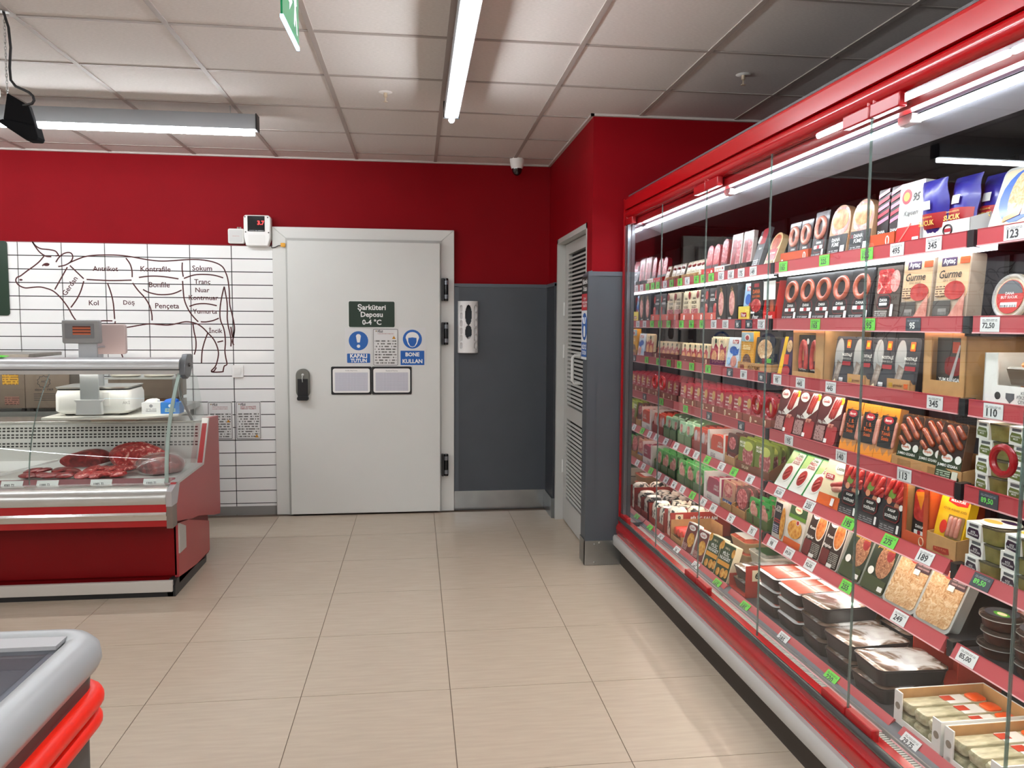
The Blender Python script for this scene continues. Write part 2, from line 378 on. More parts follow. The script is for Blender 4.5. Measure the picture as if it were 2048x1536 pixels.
# side wall with recessed louvred door, and the pillar face beside the fridge
ws=struct(B().box(SW,SW+.12,5.79,BW+.15,0,CEIL+.05).box(SW,SW+.12,PF,4.80,0,CEIL+.05).box(SW,SW+.12,4.80,5.79,2.13,CEIL+.05).ob('wall_side',REDW,smooth=0))
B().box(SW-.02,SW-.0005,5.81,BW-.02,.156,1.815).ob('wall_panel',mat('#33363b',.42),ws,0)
B().box(SW-.026,SW-.0005,5.81,BW-.02,1.795,1.822).ob('panel_trim',GREYT,ws,0)
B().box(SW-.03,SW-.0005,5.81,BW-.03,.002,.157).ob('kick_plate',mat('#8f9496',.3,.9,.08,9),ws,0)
B().box(SW-.02,SW-.0005,PF-.02,4.775,.156,1.80).ob('wall_panel',GREYW,ws,0)
B().prism([(SW-.026,1.80),(SW-.026,1.81),(SW-.006,1.832),(SW,1.832),(SW,1.80)],PF-.02,4.775,'y').ob('panel_trim',GREYT,ws,0)
B().box(SW-.026,SW-.0005,PF-.026,4.775,.002,.157).ob('kick_plate',mat('#9a9d9c',.3,.9,.08,9),ws,0)
wp=struct(B().box(SW+.12,RW+.1,PF,PF+.15,0,CEIL+.05).box(SW,SW+.12,PF-.0005,PF+.002,0,CEIL).ob('wall_pillar',REDW,smooth=0))
B().box(SW-.02,1.60,PF-.022,PF-.0006,.156,1.80).ob('wall_panel',GREYW,wp,0)
B().box(SW-.026,1.60,PF-.028,PF-.0006,1.80,1.826).ob('panel_trim',GREYT,wp,0)
B().box(SW-.026,SW+.03,PF-.027,PF-.0006,.156,1.80).ob('panel_trim',GREYW,wp,0)
B().box(SW-.026,1.60,PF-.030,PF-.0006,.002,.157).ob('kick_plate',mat('#a7aaa9',.27,.9,.1,9),wp,0)
for (x,z) in ((1.10,.135),(1.10,.02),(1.13,.145)):
    o=B().lathe([(.006,0),(.005,.003),(.002,.004)],8).ob('screw_head',STEEL,wp); o.rotation_euler=(PI/2,0,0); o.location=(x,PF-.030,z)
struct(B().box(RW,RW+.15,NW,PF,0,CEIL+.05).ob('wall_right',mat('#4a4646',.7),smooth=0))
struct(B().box(LW-.15,LW,NW,BW,0,CEIL+.05).ob('wall_left',mat('#c9c4be',.6),smooth=0))
struct(B().box(LW,RW,NW-.15,NW,0,CEIL+.05).ob('wall_near',mat('#c9c4be',.6),smooth=0))
CM=mat('#bdb3ad',.5)
tr=struct(B().box(LW,SW,BW-.02,BW,CEIL-.012,CEIL+.002).box(SW-.02,SW,PF-.02,BW,CEIL-.012,CEIL+.002).box(SW-.02,RW,PF-.02,PF,CEIL-.012,CEIL+.002).ob('trim_ceiling',CM,smooth=0))
# cold room door
DM=mat('#dcddd8',.42,0,.02,2); DFM=mat('#dcdcd7',.38)
d1=bpy.data.objects.new('door_1',None); C.objects.link(d1); d1.location=(-.4,BW,0); struct(d1,'white insulated cold room door with three black hinges')
def at(o,x,y,z): o.location=(x+.4,y-BW,z); return o
fb=B()
for poly in ([(-1.09,0),(-.985,0),(-.985,2.145),(-1.09,2.235)],[(.192,0),(.298,0),(.298,2.235),(.192,2.145)],[(-1.09,2.235),(-.985,2.145),(.192,2.145),(.298,2.235)]):
    o=B().prism([(x+.4,z) for x,z in poly],-.045,.0,'y').ob('door_frame',DFM,d1); bev(o,.004)
fi=B()
for poly in ([(-.99,0),(-.965,0),(-.965,2.13),(-.99,2.15)],[(.165,0),(.195,0),(.195,2.15),(.165,2.13)],[(-.99,2.15),(-.965,2.125),(.165,2.125),(.195,2.15)]): fi.prism([(x+.4,z) for x,z in poly],-.056,-.045,'y')
fi.ob('door_seal',mat('#b9b9b4',.5),d1,0)
o=B().box(-.972+.4,.186+.4,-.095,-.05,.012,2.128).ob('door_leaf',DM,d1); bev(o,.004)
for z in (1.77,1.427,.383):
    h=B().prism(rrect(.205+.4,z,.02,.175,.006),-.11,-.062,'y').ob('hinge',BLACK,d1)
    B().lathe([(.0,-.088),(.017,-.088),(.019,-.08),(.019,.08),(.017,.088),(0,.088)],12).xf(lambda x,y,zz:(x+.232+.4,y-.085,zz+z)).ob('hinge_barrel',BLACKG,h)
    for zz in (-.055,.055): B().lathe([(0,-.016),(.0195,-.016),(.0195,.016),(0,.016)],12).xf(lambda x,y,q:(x+.232+.4,y-.085,q+z+zz)).ob('hinge_sleeve',mat('#8d9196',.35,.7),h)
lt=B().prism([(p[0]+.4,p[1]) for p in rrect(-.866,1.04,.105,.225,.05,6)],-.125,-.095,'y').ob('door_latch',mat('#77776f',.4,.3),d1); bev(lt,.008)
B().prism([(p[0]+.4,p[1]) for p in [(-.905,.925),(-.828,.925),(-.828,1.075),(-.905,1.075)]],-.128,-.12,'y').ob('latch_recess',BLACK,lt,0)
B().prism([(p[0]+.4,p[1]) for p in rrect(-.866,.925,.085,.03,.012)],-.145,-.11,'y').ob('latch_lever',BLACK,lt)
B().lathe([(0,0),(.010,0),(.010,.006),(.006,.008),(0,.008)],12).xf(lambda x,y,z:(x-.866+.4,-.125-z,y+1.105)).ob('key_lock',STEEL,lt)
B().tube([(-.866+.4,-.132,1.10),(-.868+.4,-.136,1.08),(-.866+.4,-.135,1.05)],.004,6).ob('key',STEEL,lt)
# signs on the door: flat plates at y = leaf front
YD=BW-.0952
def plate(name,x0,x1,z0,z1,col,label,cat,rad=.006,y=YD,th=.003,group=None):
    cx=(x0+x1)/2; o=B().prism(rrect(0,(z1-z0)/2,x1-x0,z1-z0,rad,3),-th,-.0003,'y').ob(name,col if not isinstance(col,str) else mat(col,.4),None,0)
    o.location=(cx,y,z0); tag(o,label,cat,group); return o
GRN='#16301f'
s=plate('door_sign',-.522,-.161,1.468,1.678,'#e7e9e4','dark green door sign lettered Şarküteri Deposu 0-4 °C','sign',.01)
B().prism(rrect(0,.105,.349,.198,.01,3),-.0042,-.003,'y').ob('sign_face',mat(GRN,.4),s,0)
for t,z,wd in (('Şarküteri',.155,.215),('Deposu',.098,.168),('0-4 °C',.045,.146)): letter(t,0,-.0046,z,wd,WHITEP,s,.025)
BLU='#1f62b0'
s=plate('safety_sign',-.547,-.342,1.170,1.470,'#dfdfdd','white sign with blue exclamation circle and KAPALI TUTUN panel','sign',.003)
B().prism(ell(0,.198,.074,.074,32),-.004,-.003,'y').ob('blue_disc',mat(BLU,.4),s,0)
B().prism([(-.010,.185),(.010,.185),(.019,.235),(.012,.247),(0,.25),(-.012,.247),(-.019,.235)],-.0048,-.004,'y').ob('exclamation_bar',WHITEP,s,0)
B().prism(ell(0,.156,.013,.013,16),-.0048,-.004,'y').ob('exclamation_dot',WHITEP,s,0)
B().prism(rrect(0,.063,.176,.072,.006),-.004,-.003,'y').ob('text_panel',mat(BLU,.4),s,0)
letter('KAPALI',0,-.0046,.081,.13,WHITEP,s,.04); letter('TUTUN',0,-.0046,.045,.125,WHITEP,s,.04)
s=plate('safety_sign',-.133,.072,1.170,1.470,'#dfdfdd','white sign with hair cover symbol and BONE KULLAN panel','sign',.003)
B().prism(ell(0,.212,.074,.074,32),-.004,-.003,'y').ob('blue_disc',mat('#1560b4',.4),s,0)
hp=[(.02+.0,.155),(.035,.175),(.045,.205)]+[(.052*math.cos(a),.222+.046*math.sin(a)) for a in [PI*i/10 for i in range(0,11)]]+[(-.045,.205),(-.035,.175),(-.02,.155),(0,.149)]
B().prism(hp,-.0048,-.004,'y').ob('hair_cover',WHITEP,s,0)
B().prism([(.0,.154),(.018,.16),(.032,.19),(.032,.222),(.0,.226),(-.032,.222),(-.032,.19),(-.018,.16)],-.0056,-.0048,'y').ob('face_shape',mat('#1560b4',.4),s,0)
B().prism(rrect(0,.066,.184,.112,.002),-.004,-.003,'y').ob('text_panel',mat('#1560b4',.4),s,0)
letter('BONE',0,-.0046,.093,.108,WHITEP,s,.04); letter('KULLAN',0,-.0046,.04,.155,WHITEP,s,.04)
def notice(name,x0,x1,z0,z1,y,label,title,lines=16,lw=.003,warn=None):
    s=plate(name,x0,x1,z0,z1,'#e2e1df',label,'notice',.008,y); w_=x1-x0; h_=z1-z0
    fr=B(); o_=rrect(0,h_/2,w_-.008,h_-.008,.008,3); i_=rrect(0,h_/2,w_-.008-2*lw,h_-.008-2*lw,.006,3); n=len(o_)
    fr.add([(x,-.0042,z) for x,z in o_]+[(x,-.0042,z) for x,z in i_],[(k,(k+1)%n,n+(k+1)%n,n+k) for k in range(n)]).ob('border',BLACK,s,0)
    letter('FİLE',-w_*.2,-.0043,h_*.93,w_*.2,BLACK,s,.03)
    B().prism(ell(-w_*.36,h_*.93,w_*.025,w_*.025,10),-.0043,-.003,'y').ob('logo',mat('#8a6a2a',.5),s,0)
    for k,t in enumerate(title): letter(t,0,-.0043,h_*(.865-.05*k),w_*.62,mat('#a4252b',.5),s,.01)
    B().box(-w_*.42,w_*.42,-.0041,-.003,h_*.06,h_*.72).ob('small_print',print_mat('#e2e1df','#6f6d69',lines//2,.47,11),s,0)
    if warn:
        B().prism([(w_*.25,h_*warn),(w_*.4,h_*warn),(w_*.325,h_*(warn+.085))],-.0046,-.0041,'y').ob('warning_triangle',mat('#c98a1c',.5),s,0)
    return s
notice('notice',-.336,-.139,1.174,1.464,YD,'white rule sheet with rounded black border between blue signs on door',['SOĞUK HAVA DEPO TALİMATLARI'],18,warn=.72)
notice('notice',-1.60,-1.416,.598,.892,BW-.0135,'left of two bordered notices on tiled wall beside meat counter',['DİKKAT EDİLECEK KURALLAR','KULLANIM VE TEMİZLİK TALİMATI'],20,warn=.45)
notice('notice',-1.392,-1.203,.597,.893,BW-.0135,'right of two bordered notices on tiled wall, nearest white door',['GIDA GÜVENLİĞİ','TEMİZLİK TALİMATI'],20,warn=.05)
def gridpaper(): 
    key='grid_form'
    if key in _m: return _m[key]
    m=bpy.data.materials.new(key); m.use_nodes=True; nt=m.node_tree; b=nt.nodes['Principled BSDF']
    tc=nt.nodes.new('ShaderNodeTexCoord'); mp=nt.nodes.new('ShaderNodeMapping'); mp.inputs['Rotation'].default_value=(PI/2,0,0)
    br=nt.nodes.new('ShaderNodeTexBrick'); br.offset=0; br.inputs['Scale'].default_value=1; br.inputs['Brick Width'].default_value=.045; br.inputs['Row Height'].default_value=.07; br.inputs['Mortar Size'].default_value=.004
    br.inputs['Color1'].default_value=br.inputs['Color2'].default_value=lin('#d5d5de'); br.inputs['Mortar'].default_value=lin('#a2a2ae')
    nt.links.new(tc.outputs['Generated'],mp.inputs[0]); nt.links.new(mp.outputs[0],br.inputs[0]); nt.links.new(br.outputs[0],b.inputs['Base Color']); b.inputs['Roughness'].default_value=.35
    _m[key]=m; return m
for x0,x1,lab,hd in ((-.655,-.347,'left black framed chart holder on white door','Sıcaklık Takip Formu'),(-.345,-.037,'right black framed chart holder on white door','Kontrol Formu')):
    s=plate('chart_frame',x0,x1,.950,1.168,'#17171a',lab,'frame',.010,YD,.006,'chart holders on the door')
    B().prism(rrect(0,.109,.283,.188,.016,4),-.0072,-.006,'y').ob('chart_sheet',WHITEP,s,0)
    B().box(-.125,.125,-.0078,-.0072,.028,.172).ob('chart_grid',gridpaper(),s,0)
    letter(hd,0,-.0079,.186,.09,mat('#6a6a70'),s,0)
# controller, junction box, sensor
t=thing('temperature_controller','white temperature controller with black display reading 3.7 above door corner','controller',(-1.19,BW-.012,2.083))
o=B().prism([(-.085,.0),(.075,.0),(.095,.06),(.098,.21),(.085,.23),(-.09,.23),(-.1,.215),(-.1,.07)],-.075,0,'y').ob('case',WHITEP,t); bev(o,.008,3)
B().prism(rrect(-.007,.165,.125,.115,.004),-.0785,-.0755,'y').ob('display',mat('#0a0b0e',.12),t,0)
letter('3.7',.028,-.079,.172,.05,emit_mat('#ff2a2a',2.5),t,.02,maxh=.035)
B().prism(rrect(-.005,.05,.122,.066,.006),-.0775,-.0755,'y').ob('cover',WHITE,t,0)
B().box(-.06,.05,-.0795,-.0785,.112,.118).ob('button_row',print_mat('#0a0b0e','#c9c9c9',1,.45,18),t,0)
for x,z in ((-.088,.215),(.078,.213),(-.085,.102),(.083,.1)):
    o=B().lathe([(.005,0),(.005,.003),(0,.003)],8).ob('screw',BLACK,t); o.rotation_euler=(PI/2,0,0); o.location=(x,-.075,z)
j=B().prism(rrect(0,.055,.118,.112,.012),-.045,0,'y').ob('junction_box',WHITE); bev(j,.006); j.location=(-1.356,BW-.001,2.103); tag(j,'small white junction box on red wall left of temperature controller','box')
B().prism(rrect(0,.055,.098,.09,.006),-.0475,-.0452,'y').ob('lid',mat('#cfcfcc',.45),j,0)
letter('AKİ SOĞUTMA',-.0,-.048,.055,.05,mat('#c05a4a'),j,0)
for x in (.012,.03): B().lathe([(0,0),(.007,0),(.007,.012),(0,.012)],8).xf(lambda a,b,c:(a+x,b-.025,c+.112)).ob('cable_gland',mat('#9a9a92'),j)
s=thing('door_sensor','small yellow door sensor with black cable on white frame corner','sensor',(-1.006,BW-.046,2.095))
B().prism(rrect(0,.0,.034,.03,.006),-.028,0,'y').ob('sensor_body',mat('#e0a01c',.4),s)
B().tube([(-.015,-.015,-.003),(-.035,-.012,-.005),(-.06,-.01,-.018),(-.085,-.01,-.022),(-.09,-.01,0)],.0035,6).ob('cable',BLACK,s)
sw=B().prism(rrect(0,.048,.084,.096,.008),-.018,0,'y').ob('light_switch',WHITEP); bev(sw,.003); sw.location=(-1.368,BW-.012,1.080); tag(sw,'white light switch on tiled wall behind cow drawing hooves','switch')
B().prism(rrect(0,.048,.05,.055,.003),-.023,-.018,'y').ob('rocker',WHITE,sw,0)
# bag dispenser: half-cylinder shell with cut-outs
t=thing('bag_dispenser','white perforated plastic bag dispenser on grey wall panel','dispenser',(.408,BW-.021,1.274))
n=28; H_=.409; R_=.081; D_=.075
def holes(a,z):
    if abs((a-PI/2)/.34)**2+abs((z-.30)/.078)**2<1: return True
    if abs((a-PI/2)/.34)**2+abs((z-.165)/.055)**2<1: return True
    for k in range(6):
        for aa in (.78,PI-.78):
            if ((a-aa)/.2)**2+((z-(.06+.058*k))/.024)**2<1: return True
    return False
nz=70; sh=B(); vv=[]; ff=[]
for i in range(n*2+1):
    a=PI*i/(2*n)
    for k in range(nz+1): vv.append((-R_*math.cos(a),-.01-D_*math.sin(a),H_*k/nz))
for i in range(2*n):
    for k in range(nz):
        if not holes(PI*(i+.5)/(2*n),H_*(k+.5)/nz): ff.append((i*(nz+1)+k,(i+1)*(nz+1)+k,(i+1)*(nz+1)+k+1,i*(nz+1)+k+1))
o=sh.add(vv,ff).ob('shell',mat('#efeeec',.35),t); md=o.modifiers.new('t','SOLIDIFY'); md.thickness=.004
for z in (0,H_-.006): B().prism([(-R_*math.cos(PI*i/14),-.01-D_*math.sin(PI*i/14)) for i in range(15)]+[(R_,0),(-R_,0)],z,z+.006,'z').ob('rim',mat('#efeeec',.35),t)
B().ball(0,-.035,.06,.05,.03,.055,14,8,.12,3).ball(.02,-.04,.10,.03,.025,.03,10,6,.15,5).ob('plastic_bags',mat('#e6e4e2',.3),t)
B().box(-.066,-.038,-.05,-.02,.02,H_-.02).box(.038,.066,-.05,-.02,.02,H_-.02).ob('bag_roll',mat('#dcdad8',.4),t,0)
B().box(-R_+.004,R_-.004,-.008,-.001,.004,H_-.004).ob('back_plate',mat('#3c4347',.6),t,0)
# louvred side door
d2=bpy.data.objects.new('door_2',None); C.objects.link(d2); d2.location=(SW,5.3,0); struct(d2,'light grey louvred metal door in a recess of the red side wall')
LG=mat('#b9b9b4',.42); 
def bxl(x0,x1,y0,y1,z0,z1): return B().box(x0-SW,x1-SW,y0-5.3,y1-5.3,z0,z1)
bxl(SW-.004,SW+.075,5.775,5.81,0,2.14).ob('door_frame',LG,d2,0); bxl(SW-.004,SW+.075,4.79,4.805,0,2.14).ob('door_frame',LG,d2,0); bxl(SW-.004,SW+.075,4.79,5.81,2.105,2.14).ob('door_frame',LG,d2,0)
DX=SW+.055
for y0,y1,z0,z1 in ((5.66,5.77,.01,2.10),(4.81,4.90,.01,2.10),(4.90,5.66,.01,.19),(4.90,5.66,.80,.90),(4.90,5.66,2.02,2.10)):
    bxl(DX,DX+.035,y0,y1,z0,z1).ob('door_stile' if z1-z0>1 else 'door_rail',LG,d2,0)
slat=B().prism([(-.003,-.008),(.0,-.008),(.005,.007),(.002,.007)],-.38,.38,'y').mesh(0); slat.materials.append(LG)
z=.215
while z<2.005:
    if not (.785<z<.92):
        o=link('louvre_slat',slat,None,d2); o.location=(DX+.003-SW,5.28-5.3,z)
    z+=.0295
bxl(DX+.030,DX+.045,4.85,5.72,.1,2.06).ob('back_sheet',mat('#1b1b1b',.8),d2,0)
for z in (.42,1.30,1.62): B().lathe([(.007,-.05),(.007,.05)],8).xf(lambda a,b,c:(a+DX-.006-SW,b+5.768-5.3,c+z)).ob('hinge',mat('#d8d8d4',.35),d2)
B().tube([(DX-SW,5.20-5.3,1.10),(DX-.04-SW,5.20-5.3,1.10),(DX-.055-SW,5.20-5.3,1.115),(DX-.055-SW,5.20-5.3,1.275),(DX-.04-SW,5.20-5.3,1.29),(DX-SW,5.20-5.3,1.29)],.011,10).ob('pull_handle',mat('#cfcfcb',.3),d2)
# signs on the pillar's side
def splate(name,y0,y1,z0,z1,col,label,cat='sign'):
    o=B().prism(rrect(0,(z1-z0)/2,y1-y0,z1-z0,.004,3),-.003,0,'y').ob(name,mat(col,.4),None,0); o.rotation_euler=(0,0,-PI/2); o.location=(SW-.0205,(y0+y1)/2,z0); tag(o,label,cat); return o
SY0,SY1=4.632,4.815
s=splate('room_sign',SY0,SY1,1.695,1.80,'#14211a','dark sign lettered Elektrik Odası beside louvred door'); letter('Elektrik',0,-.0035,.074,.13,WHITEP,s,.02); letter('Odası',0,-.0035,.032,.10,WHITEP,s,.02)
s=splate('room_sign',SY0,SY1,1.592,1.694,'#b3202a','red warning sign below the Elektrik Odası sign'); letter('Görevli\nHarici Girmek\nYASAKTIR',0,-.0035,.051,.14,WHITEP,s,.01)
s=splate('safety_sign',SY0,SY1,1.286,1.591,'#dedede','tall white sign with blue oval symbol on pillar side')
B().prism(ell(0,.205,.072,.085,28),-.0042,-.003,'y').ob('blue_disc',mat('#1f5aa6',.4),s,0)
B().prism(rrect(0,.175,.045,.07,.02),-.005,-.0042,'y').ob('lock_body',WHITEP,s,0)
B().tube([(-.03,-.005,.262),(-.018,-.005,.225),(.018,-.005,.225),(.03,-.005,.262)],.004,6).ob('lock_bow',WHITEP,s)
B().prism(rrect(0,.062,.16,.092,.006),-.0042,-.003,'y').ob('text_panel',mat('#1f5aa6',.4),s,0); letter('KİLİTLİ',0,-.005,.082,.12,WHITEP,s,.03); letter('TUTUN',0,-.005,.042,.11,WHITEP,s,.03)
# dark green board at the left edge
s=plate('hanging_board',-3.30,-2.992,1.545,2.092,'#12301d','dark green board on tiled wall left of cow drawing','sign',.02,BW-.0135,.008)
# butcher's chart painted on the tiles
BR=mat('#4a1114',.6)
ch=bpy.data.objects.new('cow_drawing',None); C.objects.link(ch); ch.location=(-2.1,BW-.0128,1.5); tag(ch,'dark red line drawing of a cow with meat cut names on white tiles','wall drawing')
def smooth_poly(p,k=4):
    if len(p)<3: return p
    q=[p[0]]+list(p)+[p[-1]]; out=[]
    for i in range(1,len(q)-2):
        for s_ in range(k):
            t=s_/k; a,b_,c,d=q[i-1],q[i],q[i+1],q[i+2]
            out.append(tuple(.5*((2*b_[m])+(-a[m]+c[m])*t+(2*a[m]-5*b_[m]+4*c[m]-d[m])*t*t+(-a[m]+3*b_[m]-3*c[m]+d[m])*t**3) for m in (0,1)))
    out.append(p[-1]); return out
def ribbon(p,wd):
    b=B(); p=smooth_poly(p); vs_=[]; 
    for i,(x,z) in enumerate(p):
        a=p[max(i-1,0)]; c=p[min(i+1,len(p)-1)]; dx,dz=c[0]-a[0],c[1]-a[1]; l=math.hypot(dx,dz) or 1
        vs_+=[(x-dz/l*wd+2.1,0,z+dx/l*wd-1.5),(x+dz/l*wd+2.1,0,z-dx/l*wd-1.5)]
    b.add(vs_,[(2*i,2*i+1,2*i+3,2*i+2) for i in range(len(p)-1)]); return b
for p in COW: ribbon(p,.0048).ob('outline',BR,ch,0)
B().prism([(x+2.1,z-1.5) for x,z in ell(-2.727,1.922,.02,.009,16)],-.0006,0,'y').ob('eye',BR,ch,0)
B().prism([(x+2.1,z-1.5) for x,z in ell(-2.908,1.809,.012,.007,12)],-.0006,0,'y').ob('nostril',BR,ch,0)
for s_,x,z,wd in (('Antrikot',-2.313,1.9,.179),('Kontrafile',-1.954,1.903,.217),('Sokum',-1.616,1.914,.145),('Bonfile',-1.93,1.785,.150),('Tranç',-1.617,1.808,.118),('Nuar',-1.618,1.749,.103),('Kontrnuar',-1.611,1.691,.215),('Yumurta',-1.604,1.587,.179),('İncik',-1.528,1.445,.1),('Pençeta',-1.878,1.622,.173),('Döş',-2.153,1.644,.081),('Kol',-2.404,1.644,.069),('Gerdan',-2.569,1.768,.158)):
    letter(s_,x+2.1,-.0004,z-1.5,wd,BR,ch,.012,rot=math.radians(56) if s_=='Gerdan' else 0)
# ------------------------------------------------------------------ ceiling fittings
def ceiling_lamp(label,x,y,length,rz,n_seg):
    """suspended aluminium trunking with LED tubes; runs along local x, from 0 to length"""
    t=thing('ceiling_lamp',label,'lamp',(x,y,0),rz,'suspended linear ceiling lamps')
    o=B().prism([(-.034,2.715),(-.042,2.665),(-.038,2.628),(.038,2.628),(.042,2.665),(.034,2.715)],0,length,'x').ob('housing',mat('#a3a6aa',.4,.5),t,30)
    B().box(-.006,.0,-.044,.044,2.624,2.717).ob('end_cap',BLACK,t,0)
    B().box(length,length+.006,-.044,.044,2.624,2.717).ob('end_cap',BLACK,t,0)
    seg=length/n_seg
    for k in range(n_seg):
        B().tube([(k*seg+.015,0,2.613),((k+1)*seg-.015,0,2.613)],.016,10).ob('led_tube',emit_mat('#f6fbff',LAMP_E),t)
    k=.15
    while k<length:
        B().tube([(k,0,2.715),(k,0,2.765)],.003,6).ob('hanger',STEEL,t); k+=1.2
    return t
ceiling_lamp('long ceiling lamp parallel to tiled wall, behind hanging speaker',-.925,4.78,4.6,PI,3)
ceiling_lamp('long ceiling lamp running away from viewer in front of white door',.195,4.33,8.6,-PI/2,6)
ceiling_lamp('added unseen ceiling lamp over the aisle behind the viewer on the left',-2.2,1.0,5.0,-PI/2,4)  # added out of view to brighten the near ceiling and floor
ceiling_lamp('added unseen ceiling lamp far to the left behind the viewer',-4.3,2.0,6.4,-PI/2,4)  # unseen fill lamp, added for light from the wider shop
def exit_sign(x,y,z,rz,label):
    t=thing('exit_sign',label,'sign',(x,y,z),rz,'edge-lit exit signs')
    B().box(-.15,.15,-.012,.012,.20,.235).ob('housing',WHITEP,t,0)
    B().box(-.14,.14,-.003,.003,0,.20).ob('panel',mat('#0f7a4a',.2),t,0)
    B().box(-.14,.14,-.0045,.0045,-.006,.004).ob('lit_edge',emit_mat('#9fd8ff',6),t,0)
    for s_ in (-1,1):
        B().prism([(-.02,.10),(.03,.06),(.03,.08),(.09,.08),(.09,.12),(.03,.12),(.03,.14)],s_*.0036,s_*.0042,'y').ob('arrow',WHITEP,t,0)
        B().prism([(-.11,.03),(-.095,.03),(-.08,.08),(-.06,.04),(-.045,.045),(-.06,.10),(-.05,.14),(-.035,.11),(-.03,.12),(-.045,.16),(-.085,.155),(-.10,.12),(-.092,.115),(-.08,.14),(-.085,.10)],s_*.0036,s_*.0042,'y').ob('running_figure',WHITEP,t,0)
        B().prism(ell(-.055,.175,.012,.012,12),s_*.0036,s_*.0042,'y').ob('figure_head',WHITEP,t,0)
    for x_ in (-.1,.1): B().tube([(x_,0,.235),(x_,0,CEIL-z)],.002,6).ob('hanger',STEEL,t)
exit_sign(-.385,2.535,2.40,-PI/2-.02,'green exit sign edge-on, hanging near ceiling panel at top')
exit_sign(-2.10,4.0,2.36,0.,'exit sign partly hidden behind the black speaker')
# hanging speaker
t=thing('hanging_speaker','black box speaker hanging on a chain from the ceiling','speaker',(-1.59,3.5,2.34))
sp=B()
fr_=[(-.044,.114),(-.066,-.014),(.078,-.04),(.05,.057)]; bk=[(-.058,.112),(-.085,-.016),(.06,-.035),(.032,.07)]
SPK=mat('#161618',.85,spec=.12)
o=sp.add([(x*.86-.035,-.03,z*.86) for x,z in fr_]+[(x*.86-.035,.035,z*.86) for x,z in bk],[(0,1,2,3),(7,6,5,4),(0,4,5,1),(1,5,6,2),(2,6,7,3),(3,7,4,0)]).ob('cabinet',SPK,t,0); bev(o,.006,2)
o=B().prism([(x*.86-.035,z*.86) for x,z in [(-.092,-.022),(-.066,-.012),(.078,-.038),(.09,-.091),(.084,-.107),(.036,-.107)]],-.038,.03,'y').ob('front_lip',SPK,t,0); bev(o,.005,2)
ch_=B()
for k in range(24):
    z=.10+.325*k/24
    pts=[(-.075+.004*math.cos(a)*(k%2),-.02+.004*math.cos(a)*((k+1)%2),z+.010*math.sin(a)) for a in [2*PI*i/8 for i in range(8)]]
    ch_.tube(pts,.0015,5,True)
ch_.ob('chain',STEEL,t)
B().tube([(-.078,-.02,.425),(-.06,-.02,.36),(-.055,-.02,.28),(-.062,-.02,.2),(-.060,-.02,.15),(-.04,-.025,.125),(-.01,-.03,.112),(.015,-.033,.1),(.03,-.035,.085),(.034,-.036,.068),(.026,-.036,.055),(.008,-.035,.05),(-.012,-.030,.048)],.0055,8).ob('cable',BLACK,t)
B().prism(ell(0,0,.02,.02,14),-.006,0,'z').xf(lambda x,y,z:(x-.075,y-.02,z+.425)).ob('ceiling_hook',STEEL,t)
# sprinklers, dome camera
for x,y,l in ((-.163,4.38,'ceiling sprinkler left of the lit lamp'),(1.642,3.82,'ceiling sprinkler above the red fridge')):
    t=thing('ceiling_sprinkler',l,'sprinkler',(x,y,CEIL),0,'ceiling sprinklers')
    B().lathe([(0,-.004),(.03,-.004),(.038,.0),(0,.0)],20).ob('escutcheon',WHITEP,t)
    B().lathe([(0,-.05),(.006,-.05),(.004,-.044),(.004,-.03),(.010,-.024),(.010,-.004),(0,-.004)],12).ob('nozzle',mat('#c9b8a0',.3,.6),t)
    B().lathe([(0,-.054),(.013,-.052),(.013,-.050),(0,-.050)],14).ob('deflector',mat('#c9b8a0',.3,.6),t)
t=thing('dome_camera','white dome security camera on ceiling by the red corner','camera',(.77,5.96,CEIL))
B().lathe([(0,-.075),(.040,-.075),(.048,-.06),(.056,-.012),(.056,0),(0,0)],28).ob('housing',WHITEP,t)
B().lathe([(0,-.128),(.012,-.126),(.028,-.115),(.038,-.095),(.040,-.074),(0,-.074)],28).ob('dome',mat('#0b0b0d',.06,0,0,40,0,.8),t)
# ------------------------------------------------------------------ meat counter (profile in y,z; runs along x)
XL,XR=-3.45,-1.33
ct=thing('meat_counter','red meat display counter with curved glass front and steel trim','counter',((XL+XR)/2,4.75,0))
ox,oy=(XL+XR)/2,4.75
def ext(name,poly,m,x0=XL,x1=XR,parent=None,smooth=35,bv=0):
    o=B().prism([(y-oy,z) for y,z in poly],x0-ox,x1-ox,'x').ob(name,m,parent or ct,smooth)
    if bv: bev(o,bv,2)
    return o
CRED=mat('#7d060c',.4,0,.03,6,spec=.2); ERED=mat('#a8383a',.3)
ext('base_body',[(4.42,.03),(5.06,.03),(5.06,.42),(4.42,.42)],CRED)
ext('kick_strip',[(4.31,.03),(4.335,.03),(4.335,.092),(4.31,.092)],mat('#c9c4bb',.4),bv=.003)
ext('plinth',[(4.325,.0),(5.0,.0),(5.0,.035),(4.325,.035)],BLACK)
ext('front_panel',[(4.40,.095),(4.425,.095),(4.425,.40),(4.40,.40)],CRED)
ext('under_lip',[(4.30,.40),(4.45,.395),(4.45,.43),(4.30,.43)],mat('#5d0a0e',.5))
ext('red_band',[(4.262,.408),(4.30,.408),(4.30,.445),(4.256,.445)],mat('#b3141b',.3))
ext('cream_band',[(4.248,.445),(4.30,.445),(4.30,.466),(4.246,.466)],mat('#b8ada0',.4))
ext('chrome_band',[(4.246,.466),(4.24,.478),(4.244,.490),(4.30,.490),(4.30,.466)],mat('#d8d8d8',.1,1.))
ext('red_band',[(4.25,.490),(4.30,.490),(4.30,.532),(4.25,.532)],mat('#b3141b',.25))
